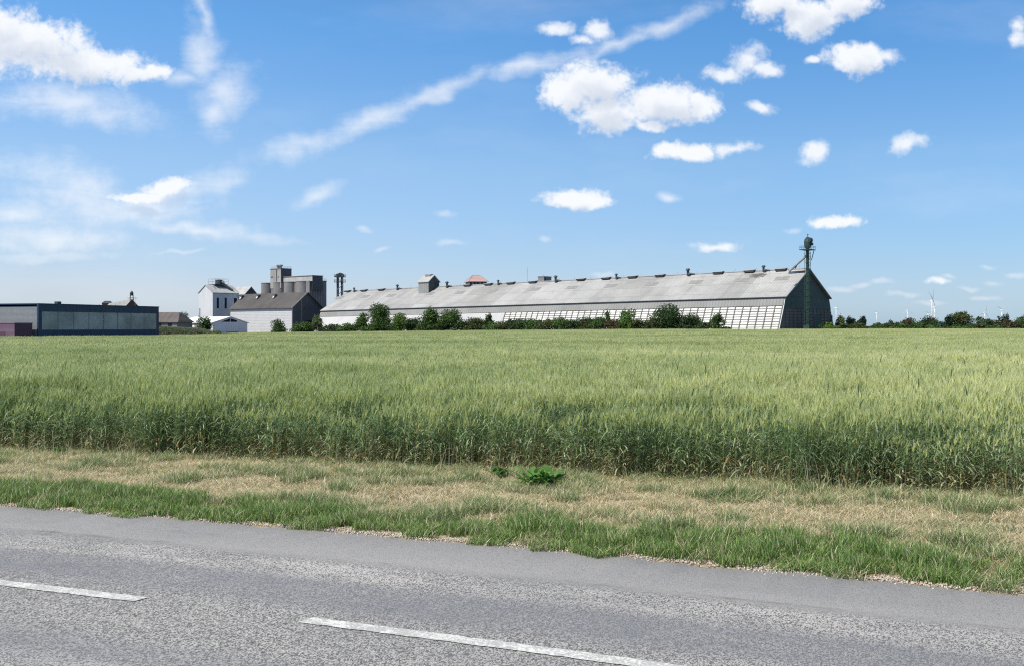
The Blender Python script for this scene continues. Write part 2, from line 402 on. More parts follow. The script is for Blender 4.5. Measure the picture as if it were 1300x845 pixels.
def make_marks():
    m, N, b = new_mat('worn_white_road_paint')
    pos = N.node('ShaderNodeNewGeometry').outputs['Position']
    f = N.noise(pos, 55, 5, .75); g = N.noise(pos, 7, 4, .6)
    t = N.ramp(N.m('ADD', f, N.m('MULTIPLY', g, .5)), .66, .80)
    N.put(b.inputs['Base Color'], N.mix(t, (.70,.69,.65,1), (.40,.40,.385,1))); b.inputs['Roughness'].default_value = .7
    # arc length bookkeeping from the visible gap
    def arc(x0, L):
        pts = [x0]; x = x0; s = 0; st = .02*(1 if L > 0 else -1)
        while s < abs(L):
            p = road_pt(x, 2.575); x += st; q = road_pt(x, 2.575); s += math.hypot(q[0]-p[0], q[1]-p[1]); pts.append(x)
        return pts
    def xof(px, py):
        Y = EYE*F/(py-HZ); return at(px, Y)
    # find x parameter whose v=2.5 point has given world X
    def par(X):
        x = X
        for _ in range(20): x += X-road_pt(x, 2.575)[0]
        return x
    xa = par(xof(181, 759.5)); xb = par(xof(388, 786))
    starts = [(xb, 3.0), (xa, -3.0)]
    x2 = arc(arc(xb, 3.0)[-1], 1.33)[-1]; starts.append((x2, 3.0))
    x3 = arc(arc(xa, -3.0)[-1], -1.33)[-1]; starts.append((x3, -3.0))
    for (x0, L) in starts:
        pts = arc(x0, L)[::2]; mb = MB()
        for i, x in enumerate(pts):
            for vv in (2.515, 2.635):
                jj = (random.random()-.5)*.012; p = road_pt(x + ((random.random()-.5)*.03 if i in (0, len(pts)-1) else 0), vv+jj)
                mb.v.append((p[0], p[1], .03*math.sin(math.pi*vv/5.15)-.03+.005))
        mb.f = [(2*i, 2*i+1, 2*i+3, 2*i+2) for i in range(len(pts)-1)]
        tag(mb.build('road_marking', m), kind='structure')
make_marks()

# ------------------------------------------------------------------ ribbons: blades, stems, leaves
class Rib:
    def __init__(s): s.V = []; s.Fa = []; s.Cc = []; s.n = 0
    def add(s, P, W, S, Cl):
        """P (N,K,3) centre line, W (N,K) width, S (N,3) side direction, Cl (N,K,3)"""
        N_, K, _ = P.shape; off = S[:, None, :]*W[..., None]*.5
        V = np.stack([P-off, P+off], 2).reshape(-1, 3)
        Cv = np.repeat(Cl[:, :, None, :], 2, 2).reshape(-1, 3)
        b = s.n + (np.arange(N_)*K*2)[:, None]; k = np.arange(K-1)[None, :]*2
        i = b + k; Fq = np.stack([i, i+1, i+3, i+2], -1).reshape(-1, 4)
        s.V.append(V); s.Cc.append(Cv); s.Fa.append(Fq); s.n += len(V)
    def get(s): return np.concatenate(s.V), np.concatenate(s.Fa), np.concatenate(s.Cc)
def np_mesh(name, V, Fq, Cc=None):
    me = bpy.data.meshes.new(name); me.vertices.add(len(V)); me.vertices.foreach_set('co', V.astype(np.float32).ravel())
    if len(Fq):
        k = Fq.shape[1]
        me.loops.add(Fq.size); me.loops.foreach_set('vertex_index', Fq.astype(np.int32).ravel())
        me.polygons.add(len(Fq)); me.polygons.foreach_set('loop_start', (np.arange(len(Fq))*k).astype(np.int32))
        try: me.polygons.foreach_set('loop_total', np.full(len(Fq), k, np.int32))
        except Exception: pass
    me.update(calc_edges=True)
    if Cc is not None:
        a = me.attributes.new('col', 'FLOAT_COLOR', 'POINT')
        a.data.foreach_set('color', np.concatenate([Cc, np.ones((len(Cc), 1))], 1).astype(np.float32).ravel())
    return me
def jit(c, n, K, amt, r):
    return np.clip(np.array(c)[None, None, :]*(1+r.normal(0, amt, (n, 1, 1)))*np.ones((n, K, 1)), .005, 1)
def unit_dirs(n, r):
    a = r.uniform(0, 2*math.pi, n); return np.stack([np.cos(a), np.sin(a), np.zeros(n)], 1)

def scatter_object(name, protos, pts, mt, label=None, cat='stuff'):
    """one object: its mesh holds the tuft shapes plus one loose vertex per tuft; a node group sets a tuft on each"""
    V = []; Fq = []; Cc = []; pid = []; n = 0
    for k, (v, f, c) in enumerate(protos):
        V.append(v); Fq.append(f+n); Cc.append(c); pid.append(np.full(len(v), k+1)); n += len(v)
    P = pts['p']; V.append(P); Cc.append(np.zeros((len(P), 3))); pid.append(np.zeros(len(P), int))
    V = np.concatenate(V); Fq = np.concatenate(Fq); Cc = np.concatenate(Cc); pid = np.concatenate(pid)
    me = np_mesh(name, V, Fq, Cc)
    me.attributes.new('pid', 'INT', 'POINT').data.foreach_set('value', pid.astype(np.int32))
    z = np.zeros(n)
    me.attributes.new('var', 'INT', 'POINT').data.foreach_set('value', np.concatenate([z, pts['var']]).astype(np.int32))
    rv = np.zeros((len(V), 3)); rv[n:, 2] = pts['rot']
    me.attributes.new('rotv', 'FLOAT_VECTOR', 'POINT').data.foreach_set('vector', rv.astype(np.float32).ravel())
    sv = np.ones((len(V), 3)); sv[n:] = pts['scl']
    me.attributes.new('sclv', 'FLOAT_VECTOR', 'POINT').data.foreach_set('vector', sv.astype(np.float32).ravel())
    me.materials.append(mt)
    o = bpy.data.objects.new(name, me); col.objects.link(o)
    ng = bpy.data.node_groups.new(name+'_scatter', 'GeometryNodeTree')
    ng.interface.new_socket('Geometry', in_out='INPUT', socket_type='NodeSocketGeometry')
    ng.interface.new_socket('Geometry', in_out='OUTPUT', socket_type='NodeSocketGeometry')
    nd = ng.nodes; lk = ng.links; gi = nd.new('NodeGroupInput'); go = nd.new('NodeGroupOutput')
    def attr(nm, dt):
        a = nd.new('GeometryNodeInputNamedAttribute'); a.data_type = dt; a.inputs['Name'].default_value = nm
        return [x for x in a.outputs if x.enabled and x.name == 'Attribute'][0]
    ap = attr('pid', 'INT')
    def sep(k):
        c = nd.new('FunctionNodeCompare'); c.data_type = 'INT'; c.operation = 'EQUAL'
        lk.new(ap, [i for i in c.inputs if i.enabled and i.name == 'A'][0])
        [i for i in c.inputs if i.enabled and i.name == 'B'][0].default_value = k
        s_ = nd.new('GeometryNodeSeparateGeometry'); s_.domain = 'POINT'
        lk.new(gi.outputs[0], s_.inputs['Geometry']); lk.new(c.outputs[0], s_.inputs['Selection']); return s_.outputs[0]
    jn = nd.new('GeometryNodeJoinGeometry')
    for k in range(len(protos), 0, -1):
        g2 = nd.new('GeometryNodeGeometryToInstance'); lk.new(sep(k), g2.inputs[0]); lk.new(g2.outputs[0], jn.inputs[0])
    ip = nd.new('GeometryNodeInstanceOnPoints'); lk.new(sep(0), ip.inputs['Points']); lk.new(jn.outputs[0], ip.inputs['Instance'])
    ip.inputs['Pick Instance'].default_value = True
    lk.new(attr('var', 'INT'), ip.inputs['Instance Index'])
    lk.new(attr('rotv', 'FLOAT_VECTOR'), ip.inputs['Rotation']); lk.new(attr('sclv', 'FLOAT_VECTOR'), ip.inputs['Scale'])
    lk.new(ip.outputs[0], go.inputs[0])
    md = o.modifiers.new('scatter', 'NODES'); md.node_group = ng
    tag(o, label, cat, kind='stuff'); return o

# ------------------------------------------------------------------ wheat
def wheat_patch(size, dens, fat, r, leaves=5, awns=6, edge=False, Hm=.80):
    n = int(size*size*dens); rb = Rib()
    # loose rows plus jitter
    base = np.zeros((n, 3)); base[:, :2] = r.uniform(-size/2, size/2, (n, 2))
    H = r.normal(Hm, .065, n); wind = np.array([.10, .02, 0])
    lean = unit_dirs(n, r)*r.uniform(0, .07, (n, 1)) + wind*r.uniform(.2, 1, (n, 1))
    def stem_at(t): # t (n,) or scalar
        t = np.asarray(t)*np.ones(n)
        return base + lean*(t**2)[:, None] + np.stack([0*t, 0*t, H*t], 1)
    K = 4; ts = np.linspace(0, 1, K)
    P = np.stack([stem_at(t) for t in ts], 1); S = unit_dirs(n, r)
    c0 = np.array([.45, .38, .20]); c1 = np.array([.20, .28, .13])
    Cs = np.stack([c0*(1-min(1, t*2.2))+c1*min(1, t*2.2) for t in ts])[None]*(1+r.normal(0, .12, (n, 1, 1)))
    rb.add(P, np.full((n, K), .0045*fat), S, np.clip(Cs, 0, 1))
    for li in range(leaves):
        t0 = (li+.7)/(leaves+.6) + r.normal(0, .04, n); t0 = np.clip(t0, .06, .93)
        B = stem_at(t0); d = unit_dirs(n, r); L = r.uniform(.15, .29, n); up = r.uniform(.5, 1.12, n)
        K = 4; P = []
        for s in np.linspace(0, 1, K):
            droop = np.where(r.random(n) < .3, 1.5, .9) if s == 0 else droop
            P.append(B + d*(L*s*(.35+.4*s))[:, None] + np.stack([0*L, 0*L, L*(up*s - .75*droop*s*s*np.clip(1.3-up*.6, .5, 2))], 1))
        P = np.stack(P, 1); S = np.cross(d, [0, 0, 1]) + d*r.normal(0, .5, (n, 1)); S /= np.linalg.norm(S, axis=1)[:, None]
        W = np.array([.6, 1., .8, .1])[None]*((.0145 if edge else .012)*fat)*r.uniform(.7, 1.25, (n, 1))
        green = np.array([.18, .26, .09]); blue = np.array([.38, .46, .31]); dead = np.array([.74, .67, .48]); rust = np.array([.36, .22, .10])
        q = r.random((n, 1)); cbase = green*(1-q)+blue*q
        pd = np.clip((.95 if edge else .8)-t0*(1.35 if edge else 1.9), .06, .8)[:, None]; isd = r.random((n, 1)) < pd
        cd = np.where(r.random((n, 1)) < .3, rust, dead*r.uniform(.55, 1.05, (n, 1)))
        cl = np.where(isd, cd, cbase)*(1+r.normal(0, .18, (n, 1)))
        rb.add(P, W, S, np.clip(cl, .01, 1)[:, None, :]*np.ones((n, K, 1)))
    # ear, slightly nodding, with awns
    T = stem_at(1.0); nod = lean*1.2 + unit_dirs(n, r)*r.uniform(.05, .45, (n, 1)); nod[:, 2] = 1; nod /= np.linalg.norm(nod, axis=1)[:, None]
    EL = r.uniform(.065, .10, n); K = 4
    P = np.stack([T + nod*(EL*s)[:, None] for s in (0, .3, .7, 1)], 1)
    ce = np.array([.57, .585, .24])
    S1 = np.cross(nod, unit_dirs(n, r)); S1 /= np.linalg.norm(S1, axis=1)[:, None]; S2 = np.cross(nod, S1)
    W = np.array([.4, 1, .9, .25])[None]*(.013*fat)*np.ones((n, 1)); Ce = jit(ce, n, K, .14, r)
    rb.add(P, W, S1, Ce); rb.add(P, W, S2, Ce)
    for a in range(awns):
        f = (a+.5)/awns; B = T + nod*(EL*f)[:, None]
        d = nod + unit_dirs(n, r)*r.uniform(.12, .38, (n, 1)); L = r.uniform(.06, .12, n)
        P = np.stack([B, B+d*(L*.5)[:, None], B+d*L[:, None]], 1)
        S = np.cross(d, unit_dirs(n, r)+[0, 0, .3]); S /= np.linalg.norm(S, axis=1)[:, None]
        rb.add(P, np.array([1, .8, .3])[None]*(.0022*fat)*np.ones((n, 1)), S, jit((.80, .79, .43), n, 3, .12, r))
    return rb.get()
M_wheat = plant_mat('wheat', .42, .5, .42, patch=(.022, .055, 8, (.78, .86, .72), (1.2, 1.17, 1.2)))
def make_wheat():
    r = np.random.default_rng(21)
    def domain(y0, y1, step, thr=.63):
        out = []
        for y in np.arange(y0, y1, step):
            w_ = thr*y + 1.5; x = np.arange(-w_, w_, step); x = x + r.uniform(0, step)
            out.append(np.stack([x, np.full(len(x), y)], 1))
        P = np.concatenate(out); P += r.uniform(-.15, .15, P.shape)*step
        px = P[:, 0]/P[:, 1]*F + 650
        return P[(P[:, 1] < edge_y(px)-step*.5)]
    near = domain(8, 46, .92); near = near[near[:, 1] > wheat_y(near[:, 0]) + .42 + r.normal(0, .05, len(near))]
    # front row sits exactly on the crop edge
    xs = np.arange(-22, 16, .45); fr = np.stack([xs, wheat_y(xs)+.30+r.normal(0, .06, len(xs))], 1)
    P = np.concatenate([near, fr]); n = len(P)
    pr = [wheat_patch(1.0, 225, 1.1, r, edge=(i > 2)) for i in range(5)] + [wheat_patch(.6, 125, 1.12, r, leaves=7, Hm=.72, edge=True) for _ in range(3)]
    var = np.concatenate([r.integers(0, 5, len(near)), r.integers(5, 8, len(fr))])
    lf = np.sin(P[:, 0]*.55+1.3*np.sin(P[:, 1]*.31))*np.sin(P[:, 1]*.43+.7)
    hs = 1 + .06*lf + r.normal(0, .05, n); dd = P[:, 1]-wheat_y(P[:, 0]); hs = hs*(.86+.14*ss(dd/2.0)); hs[len(near):] *= r.uniform(.82, 1.08, n-len(near)); scl = np.stack([np.ones(n), np.ones(n), hs], 1)
    rot = r.choice([0, math.pi/2, math.pi, -math.pi/2], n)*0 + r.uniform(-.6, .6, n)
    scatter_object('wheat_field', pr, dict(p=np.column_stack([P, gz(P[:, 0], P[:, 1])]), var=var, rot=rot, scl=scl), M_wheat,
                   'standing green wheat with pale bearded ears along the verge', 'wheat')
    mid = domain(45, 110, 1.85); far = domain(109, 440, 3.6)
    pm = [wheat_patch(2.0, 85, 1.8, r, leaves=3, awns=4) for _ in range(4)]
    pf = [wheat_patch(4.0, 24, 3.6, r, leaves=2, awns=3) for _ in range(4)]
    P = np.concatenate([mid, far]); n = len(P)
    var = np.concatenate([r.integers(0, 4, len(mid)), r.integers(4, 8, len(far))])
    lf = np.sin(P[:, 0]*.15+1.3*np.sin(P[:, 1]*.11))*np.sin(P[:, 1]*.13+.7)
    hs = 1 + .06*lf + r.normal(0, .06, n)
    scatter_object('wheat_field', pm+pf, dict(p=np.column_stack([P, gz(P[:, 0], P[:, 1])]), var=var, rot=r.uniform(-.6, .6, n),
                   scl=np.stack([np.ones(n), np.ones(n), hs], 1)), M_wheat, 'distant wheat stretching back to the buildings and hedge', 'wheat')
make_wheat()

# ------------------------------------------------------------------ verge grasses
def grass_patch(size, n, hm, hs_, cols, wd, curl, r, lean=.5):
    rb = Rib(); B = np.zeros((n, 3)); B[:, :2] = r.uniform(-size/2, size/2, (n, 2)); H = np.abs(r.normal(hm, hs_, n))+.01
    d = unit_dirs(n, r); K = 4; P = []
    ln = r.uniform(.1, lean, n)
    for s in np.linspace(0, 1, K):
        P.append(B + d*(H*ln*s*(.4+curl*s))[:, None] + np.stack([0*H, 0*H, H*(s-.35*curl*s*s)], 1))
    P = np.stack(P, 1); S = np.cross(d, [0, 0, 1]) + d*r.normal(0, .6, (n, 1)); S /= np.linalg.norm(S, axis=1)[:, None]
    W = np.array([.9, 1, .7, .1])[None]*wd*r.uniform(.6, 1.3, (n, 1))
    ci = r.choice(len(cols), n, p=[c[1] for c in cols]); cc = np.array([c[0] for c in cols])[ci]
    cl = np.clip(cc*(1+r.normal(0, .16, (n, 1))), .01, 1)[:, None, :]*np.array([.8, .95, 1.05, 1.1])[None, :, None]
    rb.add(P, W, S, cl); return rb.get()
M_grass = plant_mat('verge_grass', .35, .25, .5)
GRN = [((.16,.28,.06), .40), ((.28,.37,.13), .28), ((.09,.17,.045), .18), ((.62,.56,.37), .14)]
DRY = [((.74,.66,.46), .5), ((.58,.48,.30), .22), ((.27,.31,.14), .2), ((.40,.28,.15), .08)]
MIX = [((.21,.27,.11), .4), ((.32,.36,.21), .22), ((.68,.60,.38), .38)]
GREY = [((.16,.25,.08), .5), ((.27,.35,.16), .25), ((.66,.58,.38), .25)]
def make_verge():
    r = np.random.default_rng(8)
    pr = [grass_patch(.34, 520, .115, .03, GRN, .0058, .5, r, .9) for _ in range(4)]           # 0-3 lush strip
    pr += [grass_patch(.34, 430, .050, .022, DRY, .005, .9, r, 1.8) for _ in range(4)]       # 4-7 dry thatch
    pr += [grass_patch(.32, 420, .085, .035, MIX, .005, .7, r, 1.2) for _ in range(3)]       # 8-10 mixed
    pr += [grass_patch(.26, 300, .17, .05, GREY, .0055, .6, r, .9) for _ in range(3)]        # 11-13 coarse grey-green tufts
    pr += [grass_patch(.5, 16, .38, .10, [((.66,.58,.38), .6), ((.30,.34,.16), .4)], .0042, .35, r, .45) for _ in range(3)]   # 14-16 thin seed stalks
    pts = []; var = []; hs = []
    st = .2
    for x in np.arange(-17, 13, st):
        y0 = float(road_y(x)); y1 = float(wheat_y(x))+.5
        for y in np.arange(y0+.04, y1, st):
            xx = x + r.uniform(-.1, .1); yy = y + r.uniform(-.1, .1)
            d = (yy-float(road_y(xx)))*.93; dw = float(wheat_y(xx))-yy
            n1 = math.sin(xx*1.7+yy*.6)*math.sin(yy*2.3-xx*.9+1)+.5*math.sin(xx*4.1+2)*math.sin(yy*5.2)
            gw = .78 + .12*math.sin(xx*.9) + .14*math.sin(xx*2.7+1)
            if d < .08 + .05*math.sin(xx*7)+.04*math.sin(xx*17)+r.normal(0, .03): continue
            s = 1
            if d < gw:
                v = r.integers(0, 4); s = (.5+.5*min(1, d/.3))*r.uniform(.65, 1.2)
                if r.random() < .12: v = r.integers(8, 14); s *= .8
                if d > gw-.25 and r.random() < .4: v = r.integers(4, 8)
            elif dw < .25 and r.random() < .6: v = r.integers(8, 11); s = r.uniform(.5, 1.2)
            else:
                q = n1*.7 + r.normal(0, .45)
                if q > .78: v = r.integers(11, 14); s = r.uniform(.5, 1.0)
                elif q > .3: v = r.integers(8, 11); s = r.uniform(.6, 1.15)
                elif q < -.6 and r.random() < .6: continue
                else: v = r.integers(4, 8); s = r.uniform(.7, 1.3)
            if r.random() < .10: pts.append((xx, yy+.03, -.02)); var.append(r.integers(14, 17)); hs.append(r.uniform(.4, 1.0)*(1.1 if dw < .6 else .6))
            pts.append((xx, yy, -.005 if d > .5 else -.03)); var.append(v); hs.append(s)
    pts = np.array(pts); n = len(pts); hs = np.array(hs)
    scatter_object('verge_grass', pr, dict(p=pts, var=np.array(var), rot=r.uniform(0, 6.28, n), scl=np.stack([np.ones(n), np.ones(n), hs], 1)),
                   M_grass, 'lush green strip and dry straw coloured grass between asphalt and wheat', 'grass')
    # gravel fringe along the asphalt edge
    def pebbles(n, r):
        V = []; Fq = []; Cc = []; k = 0
        ico = np.array([(1,0,0),(-1,0,0),(0,1,0),(0,-1,0),(0,0,1),(0,0,-1)], float)
        fc = np.array([(0,2,4),(2,1,4),(1,3,4),(3,0,4),(2,0,5),(1,2,5),(3,1,5),(0,3,5)])
        for _ in range(n):
            s = r.uniform(.004, .013); v = ico*s*r.uniform(.6, 1.3, (6, 3)); p = np.array([r.uniform(-.2, .2), r.normal(0, .05), s*.3])
            c = np.array(random.choice([(.5,.45,.38),(.38,.34,.29),(.6,.56,.5),(.45,.33,.24)]))*r.uniform(.7, 1.1)
            V.append(v+p); Fq.append(fc+k); Cc.append(np.tile(c, (6, 1))); k += 6
        return np.concatenate(V), np.concatenate(Fq), np.concatenate(Cc)
    pg = [pebbles(60, r) for _ in range(5)]
    xs = np.arange(-14, 11, .11); P = []; rot = []
    for x in xs:
        s = float(road_y(x+.05)-road_y(x-.05))/.1; P.append((x, float(road_y(x))+r.normal(.035, .035), -.03)); rot.append(math.atan(s))
    P = np.array(P); n = len(P)
    scatter_object('gravel', pg, dict(p=P, var=r.integers(0, 5, n), rot=np.array(rot), scl=np.ones((n, 3))), M_peb,
                   'thin line of pale gravel along the asphalt edge', 'gravel')
mm, N_, b_ = new_mat('pebble')
N_.put(b_.inputs['Base Color'], N_.node('ShaderNodeAttribute', attribute_name='col').outputs['Color']); b_.inputs['Roughness'].default_value = .9
M_peb = mm
make_verge()

M_weed = plant_mat('dock_leaf', .3, .4, .4)
def weed(name, x, y, n, L, colr, label, upr=.6):
    r = np.random.default_rng(int(abs(x*100)+y*10)); rb = Rib()
    d = unit_dirs(n, r); Ls = r.uniform(.6, 1.1, n)*L; u = r.uniform(.25, 1.1, n)*upr; P = []
    K = 6
    for s in np.linspace(0, 1, K):
        P.append(d*(Ls*s*(.9-.15*s))[:, None] + np.stack([0*Ls, 0*Ls, Ls*(u*1.7*s-1.1*u*s*s)+.02], 1))
    P = np.stack(P, 1) + np.concatenate([r.normal(0, L*.25, (n, 2)), np.zeros((n, 1))], 1)[:, None, :]
    S = np.cross(d, [0, 0, 1]) + np.array([0, 0, 1])*r.normal(0, .35, (n, 1)); S /= np.linalg.norm(S, axis=1)[:, None]
    W = np.array([.15, .7, 1, .95, .6, .05])[None]*L*.20*r.uniform(.7, 1.2, (n, 1))
    rb.add(P, W, S, jit(colr, n, K, .18, r)); V, Fq, Cc = rb.get()
    me = np_mesh(name, V, Fq, Cc); me.materials.append(M_weed)
    o = bpy.data.objects.new(name, me); col.objects.link(o); o.location = (x, y, .04)
    tag(o, label, 'weed')
weed('dock_plant', at(685, 11.35), 11.35, 64, .30, (.13,.27,.06), 'large leafy green dock plant alone on the dry verge in front of the wheat', upr=.85)
weed('dock_plant', at(636, 12.2), 12.1, 30, .22, (.08,.17,.045), 'smaller leafy weed at the wheat edge just left of the large dock plant')
weed('thistle', at(205, 13.6), 13.9, 22, .15, (.09,.18,.05), 'low bright green weed by the wheat edge under the left part of the crop')
weed('thistle', at(60, 13.9), 14.3, 24, .18, (.09,.19,.05), 'low bright green weed at the far left where verge meets wheat')

# ------------------------------------------------------------------ trees and shrubs
M_leaf = plant_mat('leaves', .3, .2, .55)
M_bark = mat('bark', (.10,.08,.06), (.17,.14,.11), .9, 3, bump=.5)
def crown_mesh(w_, h_, n, colr, r, lobes=9, airy=0., tall=1., ls=.30, z0=.0):
    """leaf clumps spread through a handful of overlapping lobes, base near z0"""
    C_ = []
    for i in range(lobes):
        a = r.uniform(0, 6.28); q = math.sqrt(r.uniform(0, 1))*.74
        zz = r.uniform(.08, .92) if i else .5
        f = (1 if zz < .55 else math.cos((zz-.55)/.5*math.pi/2)**.6)
        C_.append((math.cos(a)*q*w_/2*f, math.sin(a)*q*w_/2*f, z0+zz*(h_-z0)*.86, r.uniform(.20, .32)*w_*(.65+.4*f), r.uniform(.19, .29)*(h_-z0)*1.1))
    C_ = np.array(C_); k = r.choice(lobes, n, p=(C_[:, 3]**2)/(C_[:, 3]**2).sum()); c = C_[k]
    d = r.normal(0, 1, (n, 3)); d /= np.linalg.norm(d, axis=1)[:, None]
    rr = r.uniform(0, 1, n)**(.33 if airy < .3 else .6)*(1+r.normal(0, .10, n)); rr = np.where(r.random(n) < .05, rr*1.2, rr)
    P = c[:, :3] + d*rr[:, None]*np.stack([c[:, 3], c[:, 3], c[:, 4]], 1)
    # break-up: drop leaves where a lattice noise is low
    nz = np.sin(P[:, 0]*2.1+k)*np.sin(P[:, 1]*2.3+k*2)*np.sin(P[:, 2]*2.6+k*3)
    ok = (nz > -.35+airy*.3) & (P[:, 2] > max(.02, z0*.6)) & (P[:, 2] < h_*1.06); P = P[ok]; k = k[ok]; n = len(P)
    s = ls*r.uniform(.5, 1.2, n)
    nrm = P - np.array([0, 0, (z0+h_)/2]); nrm /= np.linalg.norm(nrm, axis=1)[:, None]+1e-6; nrm = nrm*.7 + r.normal(0, .8, (n, 3)); nrm[:, 2] += .4
    nrm /= np.linalg.norm(nrm, axis=1)[:, None]
    t = np.cross(nrm, r.normal(0, 1, (n, 3))); t /= np.linalg.norm(t, axis=1)[:, None]; b = np.cross(nrm, t)
    Q = np.stack([P-t*s[:, None], P-b*(s*.62)[:, None], P+t*s[:, None], P+b*(s*.62)[:, None]], 1)*1.0
    cc = np.array(colr)*(1+r.normal(0, .22, (n, 1)))*np.array([1, 1, 1])
    cc = cc*(1+.16*np.sin(k*2.4)[:, None]); cc[:, 0] *= 1+r.normal(0, .12, n)
    V = Q.reshape(-1, 3); Fq = np.arange(4*n).reshape(n, 4)
    return V, Fq, np.repeat(np.clip(cc, .008, 1), 4, 0)
GREENS = dict(mid=(.075,.135,.035), bright=(.105,.19,.035), dark=(.046,.085,.028), olive=(.085,.105,.038), brown=(.10,.085,.045), pine=(.022,.045,.026), pale=(.12,.16,.07))
_ti = [0]
def tree(px, Y, top, wpx, colr, label, name='tree', cat='tree', group=None, airy=0, trunk=True, dens=1., base_z=None, tall=1.):
    _ti[0] += 1; r = np.random.default_rng(100+_ti[0])
    X = at(px, Y); g0 = float(gz(X, Y)) if base_z is None else base_z
    h = zat(top, Y)-g0; wd = wpx/F*Y
    e = empty(name, (X, Y, g0)); tag(e, label, cat, group)
    ls = max(.16, Y*.00085)*(1 if wd < 12 else 1.1)
    n = int(min(15000, max(2500, 9.0*(wd*h)/(ls*ls)))*dens*(1-.55*airy))
    z0 = h*.22 if trunk and h > 4 else 0
    V, Fq, Cc = crown_mesh(wd*.95, h, n, GREENS[colr], r, lobes=int(min(26, 8+wd*h*.14)), airy=airy, ls=ls, z0=z0*.5, tall=tall)
    me = np_mesh('crown', V, Fq, Cc); me.materials.append(M_leaf)
    o = bpy.data.objects.new('crown', me); col.objects.link(o); o.parent = e
    mb = MB(); R0 = max(.06, h*.018); bend = r.normal(0, .25, 2)
    mb.tube((0, 0, -.3), (bend[0], bend[1], h*.45), R0, R0*.65, 7); mb.tube((bend[0], bend[1], h*.45), (bend[0]*1.6, bend[1]*1.6, h*.85), R0*.65, R0*.15, 6)
    for i in range(6):
        a = r.uniform(0, 6.28); zz = h*r.uniform(.25, .6); f = zz/(h*.45)
        p = (bend[0]*min(1, f), bend[1]*min(1, f), zz); q = (p[0]+math.cos(a)*wd*.3, p[1]+math.sin(a)*wd*.3, zz+h*.22)
        mb.tube(p, q, R0*.4, R0*.1, 5)
    mb.build('trunk' if name != 'shrub' else 'stem', M_bark, e, smooth=True)
    return e
ORD = ['first','second','third','fourth','fifth','sixth','seventh','eighth','ninth','tenth','eleventh','twelfth','thirteenth','fourteenth','fifteenth','sixteenth','seventeenth','eighteenth','nineteenth','twentieth','twenty-first','twenty-second','twenty-third','twenty-fourth']
def hedge_Y(px): return float(edge_y(px)) + 5
